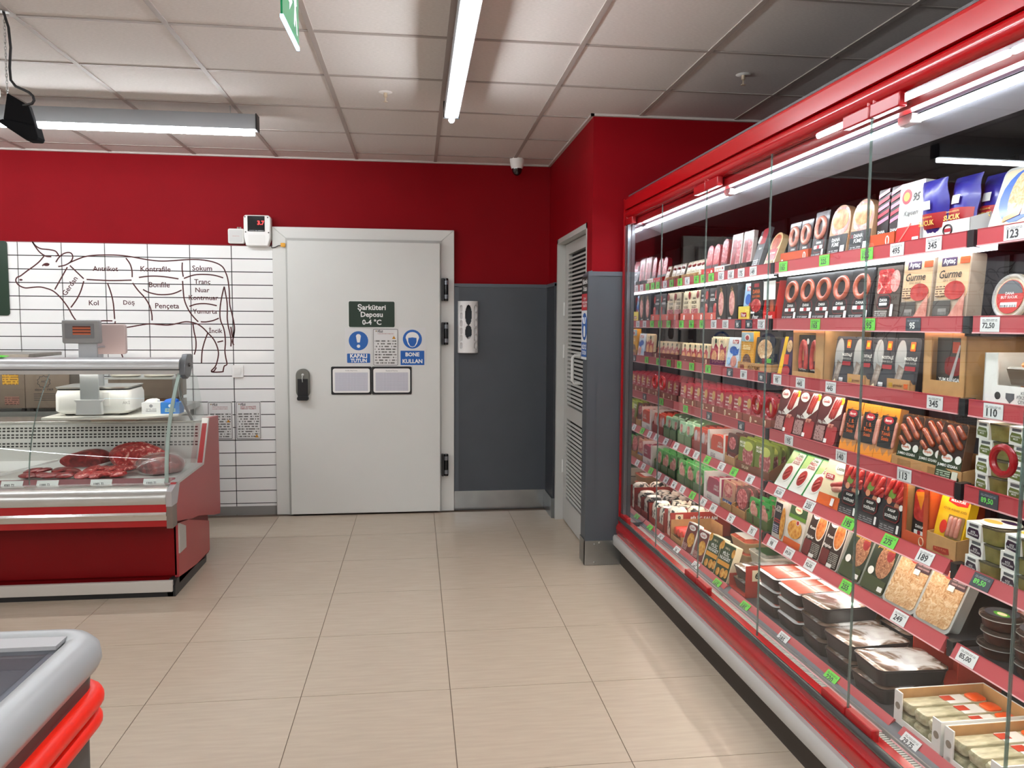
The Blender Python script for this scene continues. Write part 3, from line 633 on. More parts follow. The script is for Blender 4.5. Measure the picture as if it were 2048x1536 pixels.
ext('steel_ledge',[(4.245,.532),(4.238,.55),(4.238,.575),(4.25,.597),(4.275,.612),(4.34,.622),(4.40,.622),(4.40,.54),(4.30,.532)],mat('#c4c4c0',.25,.7),smooth=60)
ext('price_rail',[(4.375,.612),(4.40,.612),(4.42,.642),(4.406,.646)],mat('#8e5458',.35))
ext('deck',[(4.40,.60),(5.0,.62),(5.0,.652),(4.42,.632)],mat('#d6d4d0',.35,.3))
ext('rear_wall',[(4.985,.64),(5.0,.64),(5.03,.885),(5.01,.885)],mat('#cfcdc9',.3,.5))
ext('rear_body',[(5.03,.40),(5.255,.24),(5.255,.88),(5.03,.88)],STEEL)
ext('worktop',[(5.0,.876),(5.27,.876),(5.27,.892),(5.0,.892)],mat('#c9c8c4',.25,.8),bv=.003)
gr=B()
for row,z in enumerate((.735,.752,.788,.805,.828,.845)):
    y=5.0-oy-.012+.02*(z-.64)/.245*1.25
    x=XL+.02
    while x<XR-.03:
        gr.box(x-ox,x+.016-ox,y-.004,y+.004,z,z+.009); x+=.025
o=gr.ob('vent_slots',mat('#2c2b2a',.8),ct,0); o['kind']='stuff'
# end panels
ep=[(4.29,.41),(4.30,.43),(4.33,.42),(4.5,.385),(4.62,.36),(4.75,.345),(4.95,.30),(5.1,.262),(5.25,.236),(5.262,.25),(5.262,.889),(5.0,.904),(4.85,.645),(4.335,.632),(4.30,.60)]
ext('end_panel',ep,ERED,XR,XR+.028)
ext('lower_end_panel',[(4.40,.05),(5.04,.05),(5.04,.24),(4.6,.36),(4.40,.39)],ERED,XR-.01,XR+.012)
ext('corner_post',[(4.245,.52),(4.245,.60),(4.34,.628),(4.40,.628),(4.34,.52)],mat('#b9b6b8',.3,.5),XR,XR+.03)
ext('corner_post',[(4.25,.40),(4.25,.52),(4.33,.52),(4.33,.40)],mat('#7d6f66',.4,.2),XR,XR+.03)
ext('corner_post',[(4.40,.22),(4.40,.39),(4.52,.345),(4.52,.22)],mat('#b9b6b0',.4,.3),XR+.012,XR+.02)
ext('edge_trim',[(4.345,.634),(4.86,.648),(5.0,.906),(5.02,.904),(4.87,.634),(4.345,.62)],mat('#c9c9c6',.3,.5),XR-.005,XR+.034)
ext('foot',[(4.325,.0),(4.95,.0),(4.95,.03),(4.36,.09),(4.325,.06)],mat('#1c1d1d',.4),XR-.03,XR+.012)
# curved front glass and end glass
arc=[(4.335,.632)]+[(4.335+.27*(1-math.cos(t))**1.25*.95+.02*t,.632+.60*math.sin(t)) for t in [PI/2*i/12 for i in range(1,13)]]
arc=[(4.335+.30*(s/12)**2.1,.632+.60*(s/12)) for s in range(13)]
go=[(y,z) for y,z in arc]+[(y+.006,z) for y,z in arc[::-1]]
ext('front_glass',go,GLASS,XL,XR-.03)
for x in (-2.05,): ext('glass_joint',[(y-.001,z) for y,z in arc]+[(y+.007,z) for y,z in arc[::-1]],GLASSEDGE,x-.002,x+.002)
ext('glass_edge',[(y-.004,z) for y,z in arc]+[(y+.010,z) for y,z in arc[::-1]],mat('#9fb0a8',.15,.2),XR-.03,XR-.012)
ext('end_glass',[(y+.006,z) for y,z in arc]+[(4.70,1.232),(4.92,1.17),(5.06,.90),(5.0,.90),(4.85,.648)],GLASS,XR-.012,XR-.006)
ext('inner_sneeze_edge',[(4.355,.655),(4.362,.655),(4.362,.80),(4.355,.80)],GLASSEDGE,XL,XL+.01)
# top rail
ext('top_rail',[(4.60,1.235),(4.598,1.262),(4.612,1.285),(4.65,1.300),(4.70,1.298),(4.725,1.278),(4.725,1.235)],mat('#bcbdbd',.3,.4),XL,XR-.02,smooth=60)
ext('rail_groove',[(4.604,1.228),(4.72,1.228),(4.72,1.235),(4.604,1.235)],mat('#4b4d4f',.4),XL,XR-.02)
ext('rail_lower',[(4.61,1.205),(4.70,1.205),(4.72,1.228),(4.606,1.228)],mat('#c3c4c4',.3,.4),XL,XR-.02)
ext('light_strip',[(4.704,1.206),(4.718,1.212),(4.718,1.226),(4.710,1.226)],emit_mat('#fff4ea',COUNTER_E),XL+.05,XR-.08)
ext('end_bracket',[(4.60,1.20),(4.62,1.27),(4.67,1.318),(4.75,1.318),(4.78,1.26),(4.72,1.19),(4.66,1.175)],mat('#6b6d6f',.35,.4),XR-.02,XR+.012,bv=.004)
o=B().lathe([(0,0),(.012,0),(.010,.006),(0,.006)],10).ob('bracket_screw',BLACK,ct); o.rotation_euler=(0,PI/2,0); o.location=(XR+.012-ox,4.69-oy,1.255)
for x in (-3.0,-1.40): B().tube([(x-ox,4.72-oy,1.23),(x-ox,4.80-oy,1.05),(x-ox,5.02-oy,.89)],.009,8).ob('glass_support',mat('#9a9c9c',.3,.7),ct)
# price tags on the counter rail
for x,t_,i in ((-2.19,'890₺','leftmost'),(-2.008,'1080₺','second'),(-1.73,'1085₺','third'),(-1.453,'1000₺','rightmost')):
    p=B().box(-.055,.055,-.002,0,0,.045).ob('price_card',WHITEP,None,0); p.location=(x*.985,4.366,.606); p.rotation_euler=(-.5,0,0)
    tag(p,{'leftmost':'price card at the left picture edge on the meat counter rail','second':'price card below the sliced red meat pieces on counter rail','third':'price card below the pink meat slices on counter rail','rightmost':'price card nearest the counter end on meat counter rail'}[i],'price tag','counter price cards')
    letter(t_.replace('₺',' TL'),-.01,-.0025,.02,.055,mat('#3a3a3a'),p,.02)
# white dividers and meats on the deck
for x in (-2.62,-2.25,-1.88,-1.60):
    o=B().box(-.004,.004,-.25,.25,0,.012).ob('tray_divider',WHITEP,None,0); o.location=(x,4.70,.648); o.rotation_euler=(.033,0,-.35); tag(o,{-2.62:'thin white divider farthest left on meat counter deck',-2.25:'thin white divider left of sliced red meat pieces',-1.88:'thin white divider between the two red meat joints',-1.60:'thin white divider beside the wrapped meat'}[x],'divider','white deck dividers')
def meat_block(name,label,x,y,z,rx,ry,rz,m,seed,jit=.06,rot=0):
    def cut(a,b,c):
        q=-ry*.62-.25*a
        return (a,max(b,q),max(c,-rz*.6))
    o=B().ball(0,0,0,rx,ry,rz,30,18,jit*1.5,seed).xf(cut).ob(name,m); o.location=(x,y,z+rz*.6); o.rotation_euler=(0,0,rot); tag(o,label,'meat'); return o
meat_block('meat_joint','dark red lean meat joint at the back of the counter, left',-1.95,4.83,.647,.135,.09,.058,MEATD,2,.08,.35)
meat_block('meat_joint','large marbled meat joint at the back of the counter',-1.655,4.80,.647,.165,.10,.085,MEAT,5,.07,.5)
o=meat_block('wrapped_meat','purple-brown meat in clear wrapping by the counter end glass',-1.47,4.62,.642,.12,.15,.062,MEATD,8,.06,-.5)
B().ball(0,0,.004,.126,.158,.07,22,14,.07,8).xf(lambda a,b,c:(a,b,max(c,-.036))).ob('wrapping',FILM,o)
def slices(cx,cy,n,label,cat_grp,m,dx,dy,sx,sy,sz,seed):
    rnd=random.Random(seed)
    for k in range(n):
        o=B().ball(0,0,0,sx*rnd.uniform(.85,1.15),sy*rnd.uniform(.85,1.15),sz,12,6,.10,seed+k).xf(lambda a,b,c:(a,b,max(c,-sz*.5))).ob('meat_slice',m)
        i,jj=divmod(k,2)
        o.location=(cx+dx*(i-(n-1)/4)+rnd.uniform(-.012,.012),cy+dy*(jj-.5)+rnd.uniform(-.01,.01),.646+sz*.5+.014*jj); o.rotation_euler=(rnd.uniform(-.15,.15),rnd.uniform(-.25,.1),rnd.uniform(-.5,.5)); tag(o,label,'meat',cat_grp)
slices(-2.02,4.52,8,'dark red meat slice in the loose pile at the counter front','dark red slices in the loose pile',MEATD,.065,.075,.055,.045,.016,11)
slices(-1.72,4.53,10,'pale marbled meat slice in the overlapping row at counter front','pale slices in the overlapping row',MEAT,.045,.085,.05,.055,.018,40)
# board, scale, glove boxes
o=B().prism([(-.29,-.22),(.24,-.22),(.43,-.08),(.43,.16),(-.29,.16)],0,.016,'z').ob('cutting_board',mat('#e4e0d6',.45)); bev(o,.004); o.location=(-1.86,4.93,.933); tag(o,'white plastic board under the scale','board')
o=B().box(-.13,.13,-.03,.2,0,.041).ob('support_block',mat('#c9b9a4',.6)); bev(o,.004); o.location=(-1.85,4.99,.8922); tag(o,'pale block supporting the white board on the counter','block')
t=thing('weighing_scale','white shop scale with two display heads on the meat counter','scale',(-1.90,4.93,.9495),.04)
o=B().loft([(.012,0,0,.37,.29,.04),(.03,0,0,.42,.32,.045),(.125,0,0,.42,.32,.05),(.15,0,0,.405,.30,.05)],6).ob('body',WHITEP,t,50)
B().loft([(.152,0,0,.39,.29,.02),(.160,0,0,.39,.29,.02)],4).ob('platter_frame',BLACK,t)
B().loft([(.160,0,0,.40,.30,.03),(.170,0,0,.41,.31,.03)],4).ob('platter',mat('#b9b7b2',.3,.8),t)
for x in (-.15,.15): B().lathe([(0,0),(.025,0),(.025,.014),(0,.014)],12,x,-.08).ob('foot',BLACK,t)
B().box(-.045,.055,-.205,-.19,.02,.43).ob('post',mat('#b4b8bc',.3,.7),t,0)
B().prism([(-.065,.015),(.075,.015),(.07,.085),(.085,.10),(-.075,.10),(-.06,.085)],-.225,-.19,'y').ob('post_cover',mat('#d9dadb',.4),t)
o=B().box(.065,.10,-.175,-.16,.06,.14).ob('side_bracket',WHITE,t,0)
hd=B().prism(rrect(-.02,.495,.20,.135,.012),-.235,-.185,'y').ob('customer_display',mat('#8f8f8e',.45),t); bev(hd,.006)
B().prism(rrect(-.025,.50,.155,.085,.004),-.2375,-.2352,'y').ob('display_bezel',mat('#77787a',.4),hd,0)
B().box(-.06,.035,-.2392,-.2376,.478,.528).ob('lcd',print_mat('#5f2c1c','#c4623a',3,.3,1.5),hd,0)
o=B().prism(rrect(.06,.45,.21,.18,.015),-.06,-.02,'y').ob('operator_display',mat('#bda9a4',.45),t); bev(o,.006)
B().box(0,.03,-.05,-.03,.15,.38).ob('rear_post',mat('#b4b8bc',.3,.7),t,0)
B().box(-.02,-.02+.07,-.19,-.03,.40,.41).ob('bridge',mat('#b4b8bc',.3,.7),t,0)
letter('AKİ',.19,-.162,.08,.04,mat('#b9b9b9'),t,0)
for x,c,l,n_ in ((-1.592,'#e6e6e8','white glove carton beside the scale','white'),(-1.482,'#2d7fd0','blue glove carton nearest the counter end','blue')):
    o=B().box(-.054,.054,-.04,.05,0,.068).ob('glove_carton',mat(c,.5)); o.location=(x,4.90,.9495); tag(o,l,'carton')
    B().ball(0,0,.072,.035,.03,.018,12,6,.2,4).ob('glove',WHITEP if n_=='white' else mat('#2a72d6',.4),o)
    B().box(-.03,.03,-.0415,-.040,.012,.035).ob('print_patch',print_mat(c,'#9a9aa0' if n_=='white' else '#d9e6a0',3,.35,6),o,0)
    B().prism(ell(0,.048,.01,.01,12),-.0415,-.04,'y').ob('logo',mat('#8d8d95' if n_=='white' else '#e6f0f8'),o,0)
g=B().add([(0,0,0),(.12,0,.0),(.13,.05,.004),(.02,.06,.012)],[(0,1,2,3)]).ob('green_card',mat('#58d33a',.5),None,0); md=g.modifiers.new('s','SOLIDIFY'); md.thickness=.002; g.location=(-2.42,4.63,1.303); tag(g,'bright green card lying on the counter top rail','card')
# back table and machines behind the counter
t=thing('steel_table','long steel work table along the tiled wall','table',(-2.45,5.78,0))
B().box(-1.0,.80,-.30,.36,.86,.90).ob('table_top',STEEL,t,0)
for x in (-.95,.75):
    for y in (-.26,.32): B().box(x-.02,x+.02,y-.02,y+.02,0,.86).ob('leg',STEEL,t,0)
B().box(-.95,.75,-.25,.32,.25,.27).ob('lower_shelf',STEEL,t,0)
STB=mat('#7d6f63',.4,.75,.06,15)
def machine(x0,x1,y0,y1,h,label):
    t=thing('meat_machine',label,'machine',((x0+x1)/2,y0,.90)); wd=x1-x0
    o=B().box(-wd/2,wd/2,0,y1-y0,.02,h).ob('cabinet',STB,t); bev(o,.006)
    for x in (-wd/2+.03,wd/2-.03): B().lathe([(0,0),(.015,0),(.015,.02),(0,.02)],10,x,.04).ob('foot',BLACK,t)
    return t,wd
t,wd=machine(-2.94,-2.60,5.50,5.85,.34,'brown steel machine with yellow label at left picture edge')
B().box(.03,.13,-.002,0,.18,.32).ob('yellow_label',print_mat('#d9a21c','#8a5f10',9,.45,8),t,0)
B().box(.04,.13,-.002,0,.045,.10).ob('rating_plate',print_mat('#9a6a5c','#5a3a30',4,.45,8),t,0)
t,wd=machine(-2.595,-2.31,5.48,5.85,.34,'brown steel machine with snowflake logo and louvres')
star=[(.045*(1 if k%2 else .82)*math.cos(PI*k/10),.20+.045*(1 if k%2 else .82)*math.sin(PI*k/10)) for k in range(20)]; st_i=[(.040*(1 if k%2 else .82)*math.cos(PI*k/10),.20+.040*(1 if k%2 else .82)*math.sin(PI*k/10)) for k in range(20)]
B().add([(x-.02,-.001,z) for x,z in star]+[(x-.02,-.001,z) for x,z in st_i],[(k,(k+1)%20,20+(k+1)%20,20+k) for k in range(20)]).ob('logo_ring',BLACK,t,0)
letter('AKİ',-.02,-.0012,.205,.035,BLACK,t,.01); letter('since     1969',-.02,-.0012,.148,.115,BLACK,t,.02)
for k in range(4): B().box(-.085,.05,-.0015,0,.075+.014*k,.079+.014*k).ob('louvre',BLACK,t,0)
o=B().box(-.36,.16,-.06,.42,0,.025).ob('steel_tray',STEELD); o.location=(-2.70,5.50,1.262-.0); bev(o,.004); tag(o,'flat steel tray on top of the brown machines','tray')
t=thing('steel_oven','low brown steel unit behind the counter glass end','machine',(-1.90,5.55,.90))
B().box(-.20,.22,0,.35,.0,.05).ob('base',STEELD,t,0); B().box(-.20,.22,.02,.35,.075,.21).ob('cabinet',STB,t,0); B().box(-.19,.21,-.005,.3,.052,.073).ob('slot_shelf',mat('#5a3716',.6),t,0); B().box(-.22,.24,-.02,.36,.211,.222).ob('top_sheet',STEEL,t,0)
for x,l in ((-2.02,'folded cream paper on the steel unit behind the scale'),(-1.80,'flat white dish on the steel unit behind counter glass')):
    o=B().ball(0,0,0,.09,.07,.022,14,6,.12,3).xf(lambda a,b,c:(a,b,max(c,-.008))).ob('paper_wrap' if x<-1.8 else 'dish',mat('#ddd4c2',.6)); o.location=(x,5.66,1.131); tag(o,l,'paper' if x<-1.8 else 'dish')
# ------------------------------------------------------------------ chest freezer, front left
FX,FY,FH=-.655,1.71,.85
t=thing('chest_freezer','grey chest freezer with glass lid and red bumper rails','freezer',(FX-.5,FY-1.1,0))
def rr(dx,r,ns=6): return rrect(0,0,1.0+2*dx,2.2+2*dx,r,ns)
def ring(z_off,name,m,parent=None,smooth=50): pass
bb=B().loft([(.06,0,0,.94,2.14,.05),(.70,0,0,.955,2.155,.06),(.79,0,0,.965,2.165,.06)],6); bb.f=bb.f[:-1]; o=bb.ob('body',mat('#4b4a4a',.45),t,50)
B().loft([(.0,0,0,.90,2.08,.04),(.06,0,0,.90,2.08,.04)],4).ob('plinth',BLACK,t)
# rim: frame swept round
prof=[(-.012,.785),(.0,.79),(.008,.808),(.004,.834),(-.012,.85),(-.035,.856),(-.056,.85),(-.062,.838),(-.062,.785)]
ns=6; nn=4*(ns+1); vv=[];ff=[]
for dx,z in prof:
    vv+=[(x,y,z) for x,y in rrect(0,0,1.0+2*dx,2.2+2*dx,max(.09+dx,.012),ns)]
k=len(prof)
for i in range(k):
    for j in range(nn):
        l=(j+1)%nn; q=(i+1)%k; ff.append((i*nn+j,i*nn+l,q*nn+l,q*nn+j))
B().add(vv,ff).ob('rim',mat('#a9abab',.35),t,50)
B().box(-.435,.435,.99,1.04,.845,.853).ob('lid_end',mat('#a7a6a6',.4),t,40)
B().box(-.438,.438,-1.03,.99,.840,.845).ob('glass_lid',glass_mat('#dfe2e5',1.5,1.1,.02,.05,'#7d8084'),t,0)
B().box(-.42,.42,-1.04,1.04,.56,.565).ob('load_level',mat('#6f7074',.5,0,.2,8,.3),t,0)
o=B()
for x in (-.28,-.1,.08,.26):
    for y in [-.8+.22*i for i in range(8)]: o.loft([(.566,x,y,.15,.19,.02),(.61,x,y,.15,.19,.03),(.622,x,y,.12,.16,.03)],3)
o=o.ob('frozen_goods',mat('#b9bcc0',.4,0,.25,30),t,50); o['kind']='stuff'
B().box(-.43,-.42,-1.04,1.04,.565,.838).box(.42,.43,-1.04,1.04,.565,.838).box(-.43,.43,1.03,1.04,.565,.838).ob('liner',mat('#c0bec4',.5),t,0)
for z,r in ((.722,.022),(.676,.018)):
    B().tube([(x,y,z) for x,y in rrect(0,0,.972,2.172,.07,6)],r,12,True).ob('bumper_rail',mat('#ff2408',.4),t,60)
# ------------------------------------------------------------------ multideck fridge: local x = along the front, y = into the case
TH=math.atan2(-1,.018); OX,OY=1.25,4.62
UX,UY=math.cos(TH),math.sin(TH); VX,VY=-UY,UX
def W(u,v,z): return (OX+UX*u+VX*v,OY+UY*u+VY*v,z)
FL=3.78
FR=thing('display_fridge','long red wall fridge with glass doors full of meat packs','fridge',(OX,OY,0),TH)
FRED=mat('#a60b12',.22,0,0,40,0,.3); FREDD=mat('#8c0a10',.28)
def fx(name,poly,m,u0=0.,u1=FL,parent=None,smooth=40): return B().prism(poly,u0,u1,'x').ob(name,m,parent or FR,smooth)
def arcp(cy,cz,r,a0,a1,n=8): return [(cy+r*math.cos(math.radians(a0+(a1-a0)*i/n)),cz+r*math.sin(math.radians(a0+(a1-a0)*i/n))) for i in range(n+1)]
fx('canopy_fascia',[(.0,2.195),(.0,2.25)]+arcp(.018,2.25,.018,180,90,4)+[(.95,2.268),(.95,2.25),(.05,2.25),(.05,2.195)],FRED)
fx('added_roof_panel',[(.03,2.2685),(.95,2.2685),(.95,2.285),(.03,2.285)],mat('#4a4a4b',.6))  # unseen grey cover, added to keep red bounce off the ceiling
fx('canopy_roll',arcp(.030,2.168,.030,90,270,8)+[(.06,2.138),(.06,2.198)],FRED)
fx('canopy_inner',[(.045,2.098),(.040,2.118),(.046,2.136),(.075,2.136),(.075,2.098)],FREDD)
fx('canopy_shadow_gap',[(.058,2.136),(.10,2.136),(.10,2.20),(.058,2.20)],BLACK)  # solid black block; the shade of the gap is put into its colour
fx('ceiling_liner',[(.10,2.10),(.80,2.10),(.80,2.25),(.10,2.25)],mat('#2d2b33',.5))
fx('light_reflector',[(.10,2.095),(.22,2.05),(.224,2.055),(.11,2.10)],mat('#8c8f95',.6,.1),.09)
for k in range(3):
    fx('canopy_light',[(.080,2.076),(.108,2.076),(.104,2.081),(.084,2.081)],emit_mat('#f4f6ff',FRIDGE_E),.14+1.213*k,1.29+1.213*k)
    fx('light_holder',[(.085,2.075),(.115,2.075),(.115,2.10),(.085,2.10)],ALU,1.29+1.213*k,1.353+1.213*k)
fx('back_liner',[(.80,.22),(.83,.22),(.83,2.25),(.80,2.25)],mat('#35323c',.45))
fx('back_body',[(.83,.1),(.95,.1),(.95,2.25),(.83,2.25)],FREDD)
for k in range(4):
    u=.11+1.213*k
    for d in (0,.40,.80):
        if u+d<FL-.02: B().box(u+d-.012,u+d+.012,.785,.80,.3,2.1).ob('rear_upright',BLACK,FR,0)
# end walls
B().box(0,.022,0,.95,.12,2.26).ob('end_panel',FRED,FR,0)
B().box(.022,.085,.03,.95,.22,2.12).ob('end_core',mat('#54575b',.25,.6),FR,0)
B().box(.024,.075,.008,.03,.30,2.10).ob('end_post',mat('#6d7175',.22,.7),FR,0)
B().box(.085,.088,.05,.80,.29,2.09).ob('end_mirror',mat('#c9c4c8',.03,1.),FR,0)
B().box(FL-.06,FL,0,.95,.12,2.26).ob('end_panel',FRED,FR,0)
# lower body
fx('base_front',[(-.006,.197),(-.012,.208)]+arcp(.02,.235,.034,190,120,5)+[(.012,.292),(.06,.292),(.06,.197)],FRED)
fx('base_highlight',[(-.004,.188),(-.004,.198),(.05,.198),(.05,.188)],mat('#e0151c',.25))  # brighter red strip: the highlight along the base, put into the colour
fx('bumper_strip',[(-.022,.122),(-.030,.132),(-.030,.178),(-.022,.19),(.02,.19),(.02,.122)],mat('#b4b3af',.4),-.01)
fx('toe_kick',[(.02,.0),(.10,.0),(.10,.12),(.02,.12)],mat('#3a322b',.7))  # dark kick plate set forward, also standing in for the shadow band
fx('underside',[(.0,.118),(.9,.118),(.9,.2),(.0,.2)],mat('#2a2624',.8))
fx('rubber_rail',arcp(-.002,.302,.013,0,360,10)[:-1],mat('#3c3d3c',.25),.03)
fx('inner_ledge',[(.022,.262),(.022,.29),(.055,.268),(.055,.255)],mat('#cf5a60',.4))  # red ledge coloured pink, its strong lighting put into the colour
fx('grille_tray',[(.055,.235),(.055,.262),(.062,.262),(.062,.245),(.112,.245),(.112,.28),(.118,.28),(.118,.235)],mat('#9b9d9c',.3,.6))
g=B(); u=.10
while u<FL-.08:
    g.box(u,u+.0055,.058,.114,.255,.2665); u+=.0115
o=g.ob('grille_bars',mat('#d3d3cc',.35,.2),FR,0); o['kind']='stuff'
fx('grille_floor',[(.058,.246),(.114,.246),(.114,.250),(.058,.250)],mat('#1a1a1a',.7))
fx('base_deck',[(.118,.27),(.80,.27),(.80,.298),(.15,.298),(.118,.28)],mat('#4a4b4e',.4,.3))
# price rails and shelves
ZR=[1.76,1.51,1.267,1.014,.77,.53]
RAIL=mat('#b5474d',.3,0,0,40,0,.4); RAILE=mat('#dfa9ab',.35); SHELF=mat('#3d3e42',.4,.3)
MOD=[(.092,1.296),(1.34,2.518),(2.562,3.70)]
for r,z in enumerate(ZR):
    for (a,b) in MOD:
        s=B().box(a,b,.325,.78,z-.004,z+.012).ob('shelf',SHELF,FR,0)
        tl=0 if r<4 else .47
        def tilt(poly):
            return [(.318+(y-.318)*math.cos(tl)+(q-z-.02)*math.sin(tl), z+.02+(q-z-.02)*math.cos(tl)-(y-.318)*math.sin(tl)) for y,q in poly]
        fx('price_rail',tilt([(.310,z-.022),(.310,z+.022),(.318,z+.024),(.326,z+.012),(.326,z-.022)]),RAIL,a,b,s)
        fx('rail_lip',tilt([(.308,z-.026),(.308,z-.022),(.327,z-.022),(.327,z-.026)]),RAILE,a,b,s)
        fx('rail_lip',tilt([(.309,z+.022),(.309,z+.0245),(.318,z+.0255),(.318,z+.022)]),mat('#9c2f38',.35),a,b,s)
        for e in (a+.004,b-.012): B().box(e,e+.008,.33,.79,z-.035,z-.004).ob('shelf_bracket',BLACK,s,0)
    for u in (1.318,2.54):
        o=fx('joint_cover',[(.306,z-.026),(.306,z+.024),(.34,z+.026),(.34,z-.03)],mat('#1d2124',.3),u-.013,u+.013)
for (a,b) in ((.10,1.29),(1.345,2.60)):
    B().box(a,b,.328,.345,1.722,1.738).ob('shelf_light',emit_mat('#f6f6ff',SHELF_E),FR,0)
for z in ZR[1:]:
    for (a,b) in MOD: B().box(a+.01,b-.01,.330,.345,z-.018,z-.005).ob('shelf_light',emit_mat('#fff2e2',SHELF_E*1.5),FR,0)
for (a,b) in MOD:
    fx('deck_rail',[(.118,.262),(.112,.266),(.150,.308),(.156,.304)],RAIL,a,b); fx('deck_rail_edge',[(.112,.266),(.108,.268),(.111,.272),(.116,.270)],RAILE,a,b)
# glass doors
ED=[.03,.672,1.268,1.876,2.488,3.10,3.74]
for i in range(6):
    a,b=ED[i]+.0018,ED[i+1]-.0018
    d=B().box(a,b,.013,.017,.312,2.132).ob('glass_door',GLASS,FR,0)
    for e0,e1 in ((a-.001,a+.002),(b-.002,b+.001)): B().box(e0,e1,.0127,.0173,.312,2.132).ob('door_edge',GLASSEDGE,d,0)
    h=a if i%2==0 else b; s_=1 if i%2==0 else -1
    for z0,z1 in ((.298,.338),(2.10,2.14)):
        o=B().box(min(h,h+s_*.135),max(h,h+s_*.135),.004,.030,z0,z1).ob('hinge_clip',mat('#9c1016',.3),d); bev(o,.004)
        B().lathe([(0,0),(.008,0),(.008,.05),(0,.05)],10,h+s_*.012,.015).xf(lambda x,y,z:(x,y,z+(z0-.04 if z0<1 else z1-.01))).ob('hinge_pin',mat('#9c1016',.3),d)
    g_=(b-.055) if i%2==0 else (a+.055)
    for k,(y) in enumerate((.015,)):
        B().tube([(g_+.031*math.cos(t),y,1.20+.031*math.sin(t)) for t in [2*PI*q/24 for q in range(24)]],.0085,8,True).ob('pull_ring',mat('#8c1218',.25),d)
# ------------------------------------------------------------------ products
def M2(h,r=.35): return mat(h,r,0,0,40,0,.15)
BLKP=M2('#1b1c1e'); WHT=M2('#e6e4de'); BEI=M2('#d9c9a6'); GOLD=mat('#b08a48',.4,.3); YEL=M2('#e9b81e'); ORG=M2('#d9601f'); BLU_=M2('#2b2a8c'); LBL=M2('#a9c6dd'); GRNP=M2('#2c4a2c'); DGR=M2('#23301f'); LGR=M2('#5fae3c'); MAG=M2('#8e2a54'); DRED=M2('#6e1f22'); REDP=M2('#a72430'); CRM=M2('#e6d6b2'); PINK=M2('#d98aa4'); PUR=M2('#3a2548'); ORB=M2('#c4512b'); GRY=M2('#5a5c5f'); BLUL=M2('#2a5aa8')
TW=mat('#efeee9',.4)
def norm(name,poly,w,h): return [((x-.5)*w,z*h) for x,z in poly]
def dec(o,w,h,patches,y0=-.0004,fn=None):
    y=y0
    for p in patches:
        k=p[0]
        if k=='r':
            _,n,x0,z0,x1,z1,m=p[:7]; rad=p[7] if len(p)>7 else .002
            c=B().prism(rrect(((x0+x1)/2-.5)*w,(z0+z1)/2*h,(x1-x0)*w,(z1-z0)*h,rad,2),y-.0005,y+.0003,'y').ob(n,m,o,0)
        elif k=='e':
            _,n,cx,cz,rx,rz,m=p; c=B().prism(ell((cx-.5)*w,cz*h,rx*w,rz*h,18),y-.0005,y+.0003,'y').ob(n,m,o,0)
        elif k=='p':
            _,n,poly,m=p; c=B().prism([((x-.5)*w,z*h) for x,z in poly],y-.0005,y+.0003,'y').ob(n,m,o,0)
        elif k=='t':
            _,s,cx,cz,wf,m=p[:6]; c=letter(s,(cx-.5)*w,y-.0003,cz*h,wf*w,m,o,p[7] if len(p)>7 else .02,p[6] if len(p)>6 else 0.)
        elif k=='ring':
            _,cx,cz,rx,rz,r,m=p; c=B().tube([((cx-.5)*w+rx*w*math.cos(a),y,cz*h+rz*h*math.sin(a)) for a in [2*PI*i/18 for i in range(18)]],r,7,True).ob('sausage',m,o,60); y+=.0006
        elif k=='cap':
            _,x0,z0,x1,z1,r,m=p; a=Vector(((x0-.5)*w,y,z0*h)); b=Vector(((x1-.5)*w,y,z1*h)); d=(b-a)
            pts=[a+d*t for t in (0,.04,.12,.5,.88,.96,1)]; c=B().tube(pts,[r*.35,r*.75,r,r,r,r*.75,r*.35],7).ob('sausage',m,o,60); y+=.0006
        elif k=='arc':
            _,cx,cz,rx,rz,a0,a1,r,m=p; c=B().tube([((cx-.5)*w+rx*w*math.cos(math.radians(a0+(a1-a0)*i/12)),y,cz*h+rz*h*math.sin(math.radians(a0+(a1-a0)*i/12))) for i in range(13)],r,7).ob('sausage',m,o,60); y+=.0006
        y-=.0006
    return o
def outline(w,h,shape):
    if shape=='dome':
        q=[(-w/2,0),(w/2,0)]+[(w/2*math.cos(a),h-w*.48+w*.48*math.sin(a)) for a in [PI*i/12 for i in range(13)]]; return q
    if shape=='wavy':
        q=[(-w/2,0),(w/2,0)]
        for i in range(13): x=w/2-w*i/12; q.append((x,h-.008+.008*math.sin(i*PI/1.5)))
        return q
    if shape=='slant': return [(-w/2,0),(w/2,0),(w/2,h),(-w/2,h*.93)]
    return rrect(0,h/2,w,h,.012 if shape=='round' else .004,3)
_proto={}
def pack(key,name,w,h,t,m,patches,shape='rect',bulge=0):
    """flat printed pack; returns a fresh thing (copies share meshes)"""
    if key in _proto: return copy_tree(_proto[key])
    o=B().prism(outline(w,h,shape),0,t,'y').ob(name,m,None,30)
    dec(o,w,h,patches); _proto[key]=o; return o
def carton(key,name,w,d,lip,back,m,patches=(),mid=None,inner=None):
    if key in _proto: return copy_tree(_proto[key])
    t=.003; b=B()
    b.box(-w/2,w/2,0,d,0,t); b.box(-w/2,w/2,0,t,0,lip); b.box(-w/2,w/2,d-t,d,0,back)
    for x in (-w/2,w/2-t): b.prism([(0,0),(d,0),(d,back),(d*.55,back),(0,lip)] if not mid else [(0,0),(d,0),(d,back),(mid,back),(0,lip)],x,x+t,'x')
    o=b.ob(name,m,None,0); dec(o,w,lip,patches); _proto[key]=o; return o
REG={}
ROWN=['top shelf','second shelf','third shelf','fourth shelf','fifth shelf','sixth shelf','bottom deck']
VF=.336
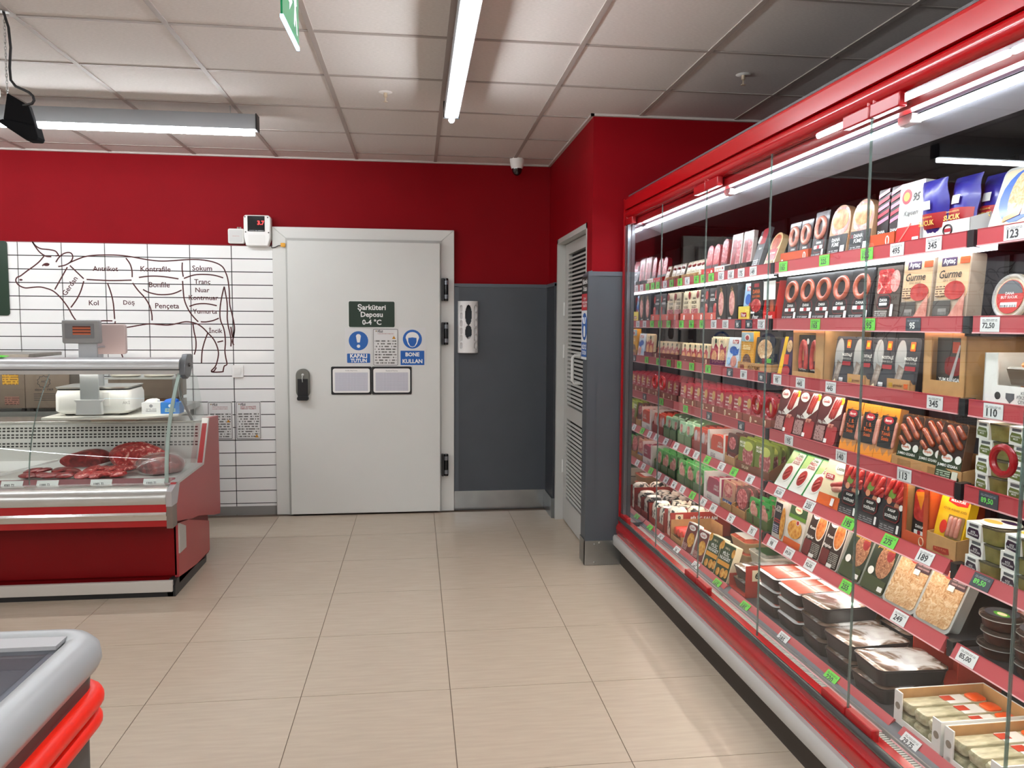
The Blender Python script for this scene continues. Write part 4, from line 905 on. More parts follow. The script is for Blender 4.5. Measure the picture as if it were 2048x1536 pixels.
def put(o,row,u,desc,cat,v=None,z=None,tilt=0.,yaw=0.,group=None,behind=False):
    zz=(ZR[row-1]+.0125 if row<7 else .2985) if z is None else z
    o.location=W(u,VF if v is None else v,zz); o.rotation_euler=(-tilt,0,TH+yaw); o['category']=cat
    REG.setdefault((row,desc,behind),[]).append((u,o,group)); return o
ORD=['first','second','third','fourth','fifth','sixth','seventh','eighth','ninth','tenth','eleventh','twelfth','thirteenth','fourteenth','fifteenth','sixteenth']
def between(u0,u1): return (u0+u1)/2,(u1-u0)-.006
# --- small vocabulary of faces
def ringface(m): return [('r','print_patch',.04,.03,.96,.97,BLKP,.006),('ring',.5,.66,.3,.2,.011,m),('p','label',[(.14,.36),(.22,.44),(.78,.44),(.86,.36),(.86,.22),(.78,.14),(.22,.14),(.14,.22)],DRED),('p','label',[(.17,.35),(.24,.42),(.76,.42),(.83,.35),(.83,.23),(.76,.16),(.24,.16),(.17,.23)],BLKP),('t','DANA',.5,.35,.36,TW),('r','print_patch',.2,.22,.8,.29,TW),('r','print_patch',.42,.22,.6,.29,REDP),('r','small_print',.08,.03,.7,.12,print_mat('#3a3b3c','#b9b9b9',4,.45,8)),('r','seal',.80,.06,.92,.2,TW)]
def p_ring(w,h,m=SAUS,k='a'): return pack(('ring',round(w,3),h,k),'sausage_pack',w,h,.022,BLKP,ringface(m))
# ---------------- row 1
def r1():
    R=1; z=ZR[0]+.0125
    u,w=between(.10,.345); put(carton('c1a','carton_tray',w,.2,.032,.06,CARD,[('t','SUCUK',.3,.5,.3,BLACK),('t','SUCUK',.7,.5,.3,BLACK)]),R,u,'cardboard tray with beige bags','tray')
    for k,uu in enumerate((.14,.215,.29)):
        put(pack('bag_beige','sausage_bag',.07,.115,.03,M2('#cdbfa4'),[('r','label',.1,.15,.9,.6,BEI),('cap',.2,.72,.8,.76,.008,MEATD),('t','SUCUK',.5,.42,.6,mat('#5a3a1a')),('r','small_print',.15,.18,.85,.34,print_mat('#d9c9a6','#7a5a3a',3,.4,5))],'wavy'),R,uu,'small beige sausage bag','bag',VF+.02,tilt=.25)
    put(pack('bag_beige','sausage_bag',.07,.115,.03,BEI,[]),R,.375,'small beige sausage bag','bag',VF+.005,tilt=.32)
    tongue=[('r','meat_window',.06,.36,.94,.93,MEAT,.03),('r','label',.02,.02,.98,.36,BLKP),('t','DANA\nDİL',.5,.2,.5,TW),('r','small_print',.1,.03,.5,.09,print_mat('#1b1c1e','#b9b9b9',2,.4,5)),('r','seal',.6,.03,.85,.1,REDP)]
    u,w=between(.415,.60); put(carton('c1b','carton_tray',w,.2,.042,.07,mat('#c01c1c',.5),[('ring',.3,.5,.04,.2,.002,WHT),('ring',.82,.5,.04,.2,.002,WHT),('t','SUCUK',.55,.5,.16,TW)]),R,u,'bright red carton tray','tray')
    for uu in (.46,.55): put(pack('tongue','meat_pack',.082,.175,.03,REDP,tongue,'dome'),R,uu,'dome-topped red meat pack with black label','pack',VF+.02,tilt=.12)
    u,w=between(.60,.735); put(carton('c1c','carton_tray',w,.2,.045,.07,WHT,[('r','small_print',.1,.15,.7,.85,print_mat('#e6e4de','#c07a30',4,.4,4)),('e','seal',.85,.7,.06,.15,REDP)]),R,u,'white carton tray with small orange print','tray')
    put(pack('tongue2','meat_pack',.08,.19,.03,MEATD,[('r','label',.05,.05,.95,.3,BLKP),('r','meat_window',.08,.34,.92,.95,SALAM,.02)],'dome'),R,.665,'tall dark meat pack in white tray','pack',VF+.02,tilt=.1)
    for a,b in ((.735,.875),(.875,1.0)):
        u,w=between(a,b); put(carton(('c1d',round(w,3)),'carton_tray',w,.2,.04,.06,BLKP,[('t','Öz',.5,.55,.22,GOLD,.3,0)]),R,u,'black carton tray with gold script','tray')
        put(pack(('slices',round(w,3)),'sliced_meat_pack',w*.92,.2,.02,M2('#b9a9a2'),[('r','meat_window',.12,.06,.5,.86,MEATD,.01),('r','meat_window',.54,.1,.9,.84,SALAM,.01),('r','clear_header',.03,.88,.97,.985,FILMW)]),R,u,'clear pack of sliced dark meat','pack',VF+.02,tilt=.1)
    put(pack('grey1','meat_pack',.115,.205,.02,GRY,[('r','meat_window',.3,.6,.95,.97,REDP,.01),('t','Maret',.55,.5,.4,TW,.3),('r','small_print',.1,.05,.8,.25,print_mat('#5a5c5f','#c9c9c9',4,.4,6)),('cap',.2,.62,.35,.8,.008,WHT)],'slant'),R,1.075,'leaning grey pack with crimson top','pack',tilt=.28,yaw=-.15)
    put(pack('oval1','meat_pack',.1,.17,.03,M2('#c9a878'),[('e','meat_window',.5,.72,.4,.22,SAUS),('r','label',.1,.2,.9,.52,REDP),('t','PASTIRMA',.5,.4,.6,TW),('r','small_print',.15,.05,.85,.18,print_mat('#c9a878','#5a3a1a',3,.4,5))],'dome'),R,1.215,'yellow dome pack with red label beside joint','pack',tilt=.35)
    u,w=between(1.335,1.58); put(carton('c1e','carton_tray',w,.2,.05,.07,ORB,[('ring',.86,.5,.035,.28,.002,WHT),('r','print_patch',.04,.3,.1,.45,WHT)]),R,u,'orange-red carton tray','tray')
    for uu in (1.40,1.50): put(p_ring(.095,.18,SAUSP,'p'),R,uu,'black pack with sausage ring','pack',VF+.02,tilt=.1)
    put(p_ring(.105,.195,SAUSP,'p'),R,1.645,'black pack with sausage ring','pack',tilt=.12)
    dome=[('r','meat_window',.05,.42,.95,.96,HAM,.04),('e','meat_window',.5,.72,.4,.2,ramp_mat('roast',[(.3,'#b0501c'),(.5,'#d8844a'),(.7,'#edb07c')],30)),('r','label',.03,.02,.97,.42,BLKP),('t','DANA\nFÜME',.42,.28,.42,TW),('r','small_print',.1,.04,.6,.14,print_mat('#1b1c1e','#b9b9b9',3,.4,6)),('r','seal',.7,.05,.9,.2,TW)]
    for uu in (1.782,1.93): put(pack('dome','meat_pack',.135,.2,.03,M2('#b08a68'),dome,'dome'),R,uu,'dome-topped pack of orange roast meat','pack',tilt=.12)
    u,w=between(2.0,2.145); put(carton('c1f','carton_tray',w,.2,.055,.07,ORB,[('ring',.72,.5,.06,.28,.002,WHT)]),R,u,'orange-red carton tray','tray')
    strip=[]
    for q in range(5): strip.append(('p','meat_strip',[(.04,.42+.11*q),(.96,.50+.11*q),(.96,.56+.11*q),(.04,.48+.11*q)],PINK if q%2==0 else M2('#b5384a')))
    for uu in (2.036,2.108): put(pack('strip','meat_pack',.066,.215,.022,BLKP,strip+[('t','DANA',.5,.3,.6,TW),('r','small_print',.15,.06,.85,.2,print_mat('#1b1c1e','#c9a06a',3,.4,5))]),R,uu,'black pack with pink meat strips','pack',VF+.02,tilt=.05)
    o=put(pack('whitebag','meat_bag',.125,.21,.04,WHT,[('e','round_logo',.3,.78,.2,.12,REDP),('e','round_logo',.3,.78,.12,.07,YEL),('t','95',.72,.75,.3,mat('#3a3a3a'),.3),('t','Kayseri',.55,.5,.6,mat('#6a6a6a'),.3),('r','red_panel',.02,.01,.98,.3,M2('#cc1a1a')),('r','seal',.7,.04,.95,.12,WHT),('p','fold',[(.05,.02),(.6,.35),(.63,.33),(.1,.01)],M2('#e87a6a'))]),R,2.212,'white bag with round logo and red base','bag',tilt=.06)
    u,w=between(2.285,2.50); put(carton('c1g','carton_tray',w,.2,.055,.085,WHT,[('ring',.55,.5,.09,.3,.003,BLKP),('r','print_patch',.48,.4,.62,.6,REDP)]),R,u,'white carton tray with round black logo','tray')
    for k,(uu,dv,tl) in enumerate(((2.335,.02,-.1),(2.42,.03,.12),(2.47,.09,.15))):
        put(pillow('bluebag',.115,.19,.03,BLU_),R,uu,'blue sausage bag with red band','bag',VF+dv,tilt=tl,z=z+.004)
    for uu in (2.655,2.85): put(cleartray('bluetray',.185,.19,BEI,[('e','label',.5,.52,.4,.42,BLUL),('e','picture',.48,.55,.2,.36,CHICK),('r','print_patch',.62,.2,.9,.75,WHT),('p','print_patch',[(.3,.12),(.6,.2),(.62,.3),(.3,.2)],M2('#c97a30'))]),R,uu,'clear tray with blue oval label','tray',tilt=.3)
def pillow(key,w,h,t,m):
    if key in _proto: return copy_tree(_proto[key])
    n=10; v=[];f=[]
    for s in (-1,1):
        for i in range(n+1):
            for j in range(n+1):
                x=(i/n-.5)*w; zz=j/n*h; k=max(0,(1-abs(2*i/n-1)**2.5)*(1-abs(2*j/n-1)**3)); v.append((x+.006*math.sin(j*1.3)*(j/n),s*t*k*(1+.15*math.sin(i*2+j)),zz))
    N=(n+1)**2
    for i in range(n):
        for j in range(n):
            a=i*(n+1)+j; q=(a,a+n+1,a+n+2,a+1); f.append(q); f.append(tuple(N+x for x in q[::-1]))
    o=B().add(v,f).ob('sausage_bag',m,None,60)
    def band(name,x0,x1,z0,z1,mm,off=.0012,k2=1.0):
        vv=[];ff=[]; q=8
        for i in range(q+1):
            for j in range(q+1):
                fx_=x0+(x1-x0)*i/q; fz=z0+(z1-z0)*j/q
                kk=max(0,(1-abs(2*fx_-1)**2.5)*(1-abs(2*fz-1)**3)); vv.append(((fx_-.5)*w,-t*kk*1.16-off,fz*h))
        for i in range(q):
            for j in range(q): a=i*(q+1)+j; ff.append((a,a+q+1,a+q+2,a+1))
        return B().add(vv,ff).ob(name,mm,o,60)
    band('red_band',.04,.96,.2,.45,M2('#a3262a')); band('label',.36,.64,.52,.66,WHT,.0018)
    letter('SUCUK',0,-t*1.2-.003,.30*h,.62*w,M2('#d9b25a'),o,.03); letter('DANA KANGAL',0,-t*1.2-.003,.395*h,.5*w,M2('#d9b25a'),o,.01)
    _proto[key]=o; return o
def cleartray(key,w,h,fill,patches,t=.04,m=None,rim=None):
    """thermoformed tray standing on edge: rim, fill, clear film and label"""
    if key in _proto: return copy_tree(_proto[key])
    o=B().prism(rrect(0,h/2,w,h,.022,5),0,.004,'y').prism(rrect(0,h/2,w*.9,h*.9,.02,5),.004,t,'y').ob('food_tray',rim or M2('#b9bab6'),None,30)
    B().prism(rrect(0,h/2,w*.9,h*.9,.02,5),-.003,0,'y').ob('contents',fill,o,30)
    dec(o,w,h,patches,-.0036); _proto[key]=o; return o
r1()
# ---------------- row 2
def r2():
    R=2
    u,w=between(.10,.64); put(carton('c2a','carton_tray',w,.22,.05,.08,SALMON,[('ring',.12,.5,.014,.3,.002,WHT),('ring',.38,.5,.014,.3,.002,WHT),('ring',.62,.5,.014,.3,.002,WHT),('ring',.9,.5,.014,.3,.002,WHT)]),R,u,'long salmon-red carton tray','tray')
    wavy=[('r','meat_window',.05,.04,.95,.42,SALAM,.01),('t','SUCUK',.4,.62,.6,BLACK),('t','DANA',.4,.75,.4,BLACK),('e','picture',.85,.85,.16,.12,MEATD),('r','small_print',.15,.45,.7,.54,print_mat('#d9c9a6','#4a3a2a',2,.4,5))]
    for uu in (.165,.295): put(pack('wavy','sausage_pack',.118,.185,.022,BEI,wavy,'wavy'),R,uu,'beige wavy-topped sausage pack','pack',VF+.012,tilt=.04)
    bs=[('t','DANA',.35,.8,.36,TW),('t','SUCUK',.42,.66,.55,TW),('e','picture',.8,.8,.15,.13,SAUSR),('r','meat_window',.55,.08,.95,.55,MEAT,.02),('e','meat_window',.3,.25,.25,.2,GRY)]
    for uu in (.435,.565): put(pack('bsucuk','sausage_pack',.122,.185,.022,BLKP,bs),R,uu,'black sausage pack with white lettering','pack',VF+.012,tilt=.04)
    ov=[('e','gold_ring',.5,.5,.27,.34,M2('#b58a6a')),('e','meat_window',.5,.5,.23,.31,HAM),('t','Öz',.5,.9,.25,GOLD,.3),('t','DANA',.35,.1,.3,TW)]
    for uu in (.705,.84): put(pack('oval','meat_box',.128,.19,.03,BLKP,ov),R,uu,'black card pack with gold oval window','pack')
    u,w=between(.915,1.045); put(carton('c2b','carton_tray',w,.2,.075,.08,M2('#e8cf58'),[('r','label',.25,.3,.75,.6,REDP),('t','Pınar',.5,.45,.4,TW,.2)]),R,u,'yellow carton tray with red logo','tray')
    put(pack('blu','sausage_pack',.11,.19,.022,M2('#9fc0dc'),[('r','label',.2,.8,.85,.92,REDP),('t','Pınar',.52,.86,.5,TW,.2),('e','picture',.45,.58,.28,.14,BLUL),('p','picture',[(.4,.3),(.95,.45),(.95,.65),(.6,.4)],BLUL),('e','picture',.75,.4,.15,.1,REDP)]),R,.98,'blue pack in yellow tray','pack',VF+.015,tilt=.1)
    put(pack('kavur','meat_pack',.125,.19,.022,BLKP,[('r','label',.3,.86,.7,.95,REDP),('t','DANA',.5,.75,.6,ORG),('t','KAVURMA',.5,.63,.66,ORG),('e','picture',.5,.4,.42,.17,MEAT),('t','Pınar',.5,.12,.5,TW,.3),('r','small_print',.1,.2,.4,.25,TW)]),R,1.115,'black pack with orange lettering and raw meat picture','pack')
    o=put(carton('c2c','display_carton',.118,.16,.045,.185,M2('#cf2420'),[('t','namet',.5,.5,.6,TW)],mid=.02),R,1.245,'red and white carton with brown pack','carton')
    B().box(-.057,.057,-.001,0,.1,.185).ob('white_panel',WHT,o,0)
    put(pack('brownp','sausage_pack',.09,.175,.02,M2('#5a2a1c'),[('e','picture',.6,.4,.2,.25,SAUS),('e','logo',.5,.85,.12,.06,REDP)]),R,1.238,'brown sausage pack in red and white carton','pack',VF+.012)
    us=(1.43,1.56,1.685,1.812,1.945)
    for uu in us: put(p_ring(.126,.195),R,uu,'black pack with orange sausage ring','pack',tilt=.12,yaw=.05)
    put(pack('asado','meat_pack',.14,.19,.03,M2('#4a4038'),[('r','meat_window',.08,.5,.7,.95,MEAT,.01),('e','meat_window',.78,.72,.18,.2,HAM),('p','label',[(.14,.42),(.22,.48),(.6,.48),(.68,.42),(.68,.28),(.6,.22),(.22,.22),(.14,.28)],DRED),('p','label',[(.17,.41),(.24,.46),(.58,.46),(.65,.41),(.65,.29),(.58,.24),(.24,.24),(.17,.29)],BLKP),('t','DANA',.41,.38,.3,TW),('r','print_patch',.25,.28,.56,.33,TW),('r','small_print',.1,.06,.6,.2,print_mat('#4a4038','#b9b9b0',4,.4,8)),('r','seal',.72,.08,.82,.3,WHT)]),R,2.105,'dark pack with raw meat window and octagon label','pack',tilt=.08)
    gur=[('r','print_patch',.03,.32,.97,.98,M2('#d9b48c'),.02),('r','logo_panel',.15,.82,.6,.95,PUR),('t','Aytaç',.375,.885,.36,TW),('r','label',.7,.84,.97,.94,M2('#d9501f')),('t','Gurme',.45,.7,.66,BLACK,.25,.01),('t','dana sucuk',.45,.61,.4,mat('#5a4a3a'),.2,0),('e','picture',.62,.45,.3,.14,SAUSR),('r','small_print',.06,.36,.34,.54,print_mat('#d9b48c','#5a3a2a',5,.4,4)),('r','print_patch',.03,.02,.55,.30,M2('#4c4742')),('r','barcode',.2,.08,.45,.18,print_mat('#8a8680','#2a2a2a',1,.5,40)),('p','meat_window',[(.5,.04),(.95,.04),(.95,.42)],SAUSP)]
    for uu in (2.262,2.425): put(pack('gurme','sausage_pack',.148,.205,.05,M2('#b5a08c'),gur,'round'),R,uu,'beige pack lettered Gurme','pack',tilt=.06)
    # round salami and pink box
    def rsal():
        o=B().lathe([(0,0),(.052,0),(.066,.006),(.066,.055),(.052,.062),(0,.062)],32).xf(lambda x,y,z:(x,z,y+.066)).ob('round_sausage',M2('#cdb79a',.3),None,50)
        B().tube([(.06*math.cos(a),0,.066+.06*math.sin(a)) for a in [2*PI*i/28 for i in range(28)]],.006,8,True).ob('rim',FILMW,o,60)
        B().prism([(x,z) for x,z in ell(0,.066,.048,.048,28)],-.003,-.001,'y').ob('label',M2('#c0302a'),o,0)
        B().prism([(.046*math.cos(a),.066+.046*math.sin(a)) for a in [.2+(PI-.4)*i/14 for i in range(15)]],-.0036,-.003,'y').ob('dark_label',GRY,o,0)
        letter('DANA\nBUT SUCUK',0,-.004,.07,.06,TW,o,.01); B().box(-.03,.03,-.0036,-.003,.036,.05).ob('barcode',print_mat('#d9d9d9','#2a2a2a',1,.5,30),o,0)
        return o
    o=rsal(); put(o,R,2.635,'round sausage pack with red and black label','pack',v=VF+.02,tilt=.12)
    def pinkbox():
        o=B().box(-.12,.12,.0,.06,0,.16).ob('pink_box',M2('#cf6f9c'),None,0)
        B().tube([(.06*math.cos(a)-.01,-.004,.075+.068*math.sin(a)) for a in [2*PI*i/28 for i in range(28)]],.005,8,True).ob('rim',WHT,o,60)
        B().prism([(x-.01,z) for x,z in ell(0,.075,.056,.064,24)],-.004,0,'y').ob('window',HAM,o,0)
        return o
    put(pinkbox(),R,2.86,'pink box with round window','box',v=VF+.03)
r2()
# ---------------- row 3
def r3():
    R=3
    u,w=between(.10,.57); put(carton('c3a','carton_tray',w,.22,.042,.06,mat('#6e2018',.6),[('ring',.9,.5,.014,.3,.002,CRM),('r','print_patch',.2,.4,.23,.5,CRM),('r','print_patch',.5,.4,.53,.5,CRM)]),R,u,'dark red carton tray','tray')
    rb=[('p','print_patch',[(.02,.02),(.98,.02),(.98,.62),(.6,.78),(.3,.6),(.02,.7)],REDP),('e','picture',.5,.3,.35,.24,ramp_mat('cut_sausages',[(.3,'#b8703c'),(.55,'#dba068'),(.75,'#f0d0a0')],70)),('t','DANA',.3,.62,.3,TW),('e','logo',.65,.85,.12,.08,GRNP)]
    for q in range(5):
        for d in range(2): put(pack('rb','sausage_pack',.078,.12,.014,CRM,rb,'wavy'),R,.145+.082*q,'low cream and red pack in dark red tray','pack',VF+.008+.04*d,tilt=.08,behind=d>0,group='cream and red packs in the dark red tray')
    put(pack('rb2','sausage_pack',.1,.165,.02,CRM,rb,'wavy'),R,.625,'tall cream and red sausage pack','pack',tilt=.05)
    u,w=between(.575,.76); put(carton('c3b','carton_tray',w,.2,.04,.06,mat('#6a1f3a',.6)),R,u+.0,'crimson carton tray','tray',v=VF-.004)
    put(pack('mg','sausage_pack',.105,.165,.02,CRM,[('p','print_patch',[(.02,.02),(.98,.02),(.98,.7),(.7,.62),(.4,.78),(.02,.6)],M2('#a52a48')),('e','picture',.55,.34,.33,.24,ramp_mat('cut_sausages',[],1) if 'cut_sausages' in _m else NUGG),('r','print_patch',.05,.05,.4,.2,MAG),('t','HİNDİ',.4,.85,.4,GRNP)],'wavy'),R,.705,'cream pack with crimson print','pack',VF+.008,tilt=.05)
    put(pack('lb','sausage_pack',.14,.165,.03,M2('#c7d6e2'),[('r','label',.35,.8,.85,.92,REDP),('t','Pınar',.6,.86,.4,TW,.2),('e','picture',.5,.6,.3,.12,BLUL),('p','picture',[(.5,.4),(.95,.48),(.95,.66),(.6,.55)],BLUL),('e','picture',.65,.25,.25,.18,SAUSP),('e','seal',.25,.25,.15,.12,M2('#9ac0d8'))]),R,.85,'light blue and white sausage pack','pack',tilt=.12)
    u,w=between(.935,1.30); put(carton('c3c','carton_tray',w,.22,.045,.06,CARD,[('t','PİLİÇ FÜME',.5,.5,.35,mat('#5a3a1a')),('r','print_patch',.08,.25,.2,.7,M2('#8a4a3a'))]),R,u,'cardboard tray lettered PİLİÇ FÜME','tray',v=VF-.004)
    put(pack('ylw','sausage_pack',.135,.195,.03,M2('#e0a02a'),[('r','print_patch',.02,.75,.98,.98,M2('#8fb8c8')),('e','logo',.5,.84,.22,.09,WHT),('e','logo',.5,.84,.14,.06,REDP),('e','window',.5,.24,.34,.2,M2('#6a4a3c')),('r','window',.16,.05,.84,.24,M2('#6a4a3c')),('e','meat_window',.5,.14,.28,.1,DONER),('r','small_print',.2,.55,.8,.68,print_mat('#e0a02a','#f4e2b0',3,.35,4))]),R,1.02,'orange-yellow pack with arch window','pack',VF+.006)
    for d in range(4): put(pack('chk','meat_pack',.185,.17,.02,M2('#3a3a36'),[('e','picture',.5,.66,.4,.28,CHICK),('p','picture',[(.4,.5),(.5,.25),(.6,.5)],M2('#e0c8a8')),('e','seal',.22,.18,.1,.1,LGR),('r','label',.62,.3,.9,.42,LGR),('r','label',.42,.2,.58,.42,M2('#7a1a20'))],'round'),R,1.19,'dark pack with whole chicken picture','pack',VF+.008+.03*d,tilt=.05,behind=d>0,group='chicken packs behind the front one')
    put(pack('pur','meat_pack',.115,.18,.02,PUR,[('p','print_patch',[(.0,.0),(.3,.0),(.55,.98),(.3,.98)],YEL),('r','label',.4,.3,.75,.55,M2('#c8402a')),('e','picture',.65,.15,.3,.12,REDP),('e','picture',.75,.75,.2,.15,CHICK)],'slant'),R,1.40,'purple pack with yellow stripe','pack',tilt=.1)
    def cbox(key,w,h,d,label,win,cards):
        if key in _proto: return copy_tree(_proto[key])
        t=.004; b=B(); b.box(-w/2,w/2,0,d,0,t).box(-w/2,w/2,d-t,d,0,h).box(-w/2,-w/2+t,0,d,0,h).box(w/2-t,w/2,0,d,0,h).box(-w/2,w/2,.03,d,h-t,h)
        x0,x1,z0,z1=win; b.box(-w/2,w/2,0,t,0,z0).box(-w/2,x0,0,t,z0,h).box(x1,w/2,0,t,z0,h).box(x0,x1,0,t,z1,h)
        o=b.ob('cardboard_box',CARD,None,0); _proto[key]=o; return o
    put(cbox('cb1',.25,.215,.2,'',(-.12,.06,.03,.195),0),R,1.60,'cardboard box with open window holding long sausages','box')
    ks=[('arc',.5,.42,.26,.42,-30,210,.012,SAUSR),('r','label',.36,.4,.62,.75,M2('#b58a5a')),('e','seal',.85,.85,.1,.07,WHT),('t','KANGAL',.45,.2,.6,TW),('t','SUCUĞU',.45,.1,.6,TW)]
    for uu in (1.535,1.625): put(pack('kangal','sausage_pack',.088,.18,.016,BLKP,ks),R,uu,'black sausage pack inside windowed cardboard box','pack',VF+.02,z=ZR[2]+.018)
    nos=[('e','clear_bubble',.24,.62,.22,.34,FILMW),('p','meat_window',[(.02,.03),(.3,.03),(.45,.42),(.2,.5)],ramp_mat('cured',[(.3,'#4a3a34'),(.5,'#86786e'),(.7,'#b5aaa0')],30)),('r','logo_panel',.6,.76,.8,.93,ORG),('r','logo_panel',.64,.8,.76,.89,YEL),('t','NOSTALJİ',.68,.62,.5,TW),('t','DANA SUCUK',.68,.54,.5,mat('#b0aea8')),('r','label',.5,.4,.92,.48,REDP),('r','barcode',.42,.06,.62,.14,print_mat('#d9d9d9','#3a3a3a',1,.5,30)),('p','meat_window',[(.08,.03),(.3,.0),(.22,.1)],BEI)]
    for uu in (1.825,1.95,2.075,2.2): put(pack('nost','sausage_pack',.128,.185,.02,M2('#33343a'),nos,'round'),R,uu,'black pack with clear bubble and orange logo','pack',VF+.016,tilt=.1)
    for a,b in ((1.9,2.02),(2.14,2.27)):
        u,w=between(a,b); put(carton(('c3d',round(w,2)),'carton_tray',w,.02,.045,.03,CARD,[('r','logo',.1,.35,.25,.7,M2('#b08a20')),('t','gürmeler',.5,.5,.4,mat('#6a4420')),('r','logo',.76,.35,.92,.7,ORG)]),R,u,'torn cardboard lip in front of black packs','tray',v=VF-.006)
    put(cbox('cb2',.19,.215,.2,'',(-.06,.07,.055,.19),0),R,2.415,'cardboard box with window showing black pack','box')
    put(pack('yum','sausage_pack',.125,.19,.016,M2('#3a3634'),[('r','logo_panel',.55,.72,.8,.9,M2('#a8402a')),('r','meat_window',.3,.35,.9,.66,MEATD,.02),('t','YUM KANGAL',.5,.28,.8,TW),('p','clear_fold',[(.35,.05),(.8,.85),(.86,.85),(.5,.05)],FILMW)]),R,2.42,'black pack inside windowed cardboard box','pack',VF+.02,z=ZR[2]+.018)
    o=B().box(-.19,.19,0,.15,0,.205).ob('cardboard_box',CARD,None,0); dec(o,.38,.205,[('t','***',.55,.75,.2,mat('#8a3a2a')),('ring',.62,.4,.1,.25,.002,M2('#6a3a20')),('r','print_patch',.85,.3,.98,.8,BLKP)]); put(o,R,2.78,'tall plain cardboard box at the back','box',v=VF+.20)
    def wc():
        w,h,d=.27,.15,.18; t=.004; b=B(); b.box(-w/2,w/2,0,d,0,t).box(-w/2,w/2,0,t,0,.06).box(-w/2,-w/2+.05,0,t,.06,h).box(w/2-.03,w/2,0,t,.06,h).box(-w/2,-w/2+t,0,d,0,h).box(w/2-t,w/2,0,d,0,h).box(-w/2,w/2,d-t,d,0,h)
        o=b.ob('white_carton',WHT,None,0)
        for x in (-.08,.075): B().prism(ell(x,.03,.011,.011,14),-.0008,0,'y').ob('hand_hole',BLACK,o,0)
        letter('KUZU\nPİRZOLASI\nÇEVİRME',.02,-.001,.03,.06,mat('#5a5a5a'),o,.01); B().prism([(-.05,.04),(-.02,.04),(-.02,.025),(-.035,.012),(-.05,.025)],-.0008,0,'y').ob('logo',GRY,o,0); return o
    put(wc(),R,2.72,'white carton with hand holes and meat trays inside','carton')
    for k,zz in enumerate((.006,.062)):
        o=B().loft([(0,0,0,.15,.11,.015),(.045,0,0,.175,.13,.02)],4).ob('meat_tray',M2('#6a5a4c'),None,40); B().loft([(.0455,0,0,.172,.127,.02),(.05,0,0,.168,.123,.02)],4).ob('film',FILMW,o,40)
        for q in range(3): B().ball(-.04+.04*q,-.02+.02*(q%2),.056,.024,.02,.012,10,6,.1,q).ob('meat_piece',ramp_mat('roast',[],1),o)
        put(o,R,2.73,'brown meat tray inside white carton','tray',v=VF+.075,z=ZR[2]+.0125+zz)
r3()
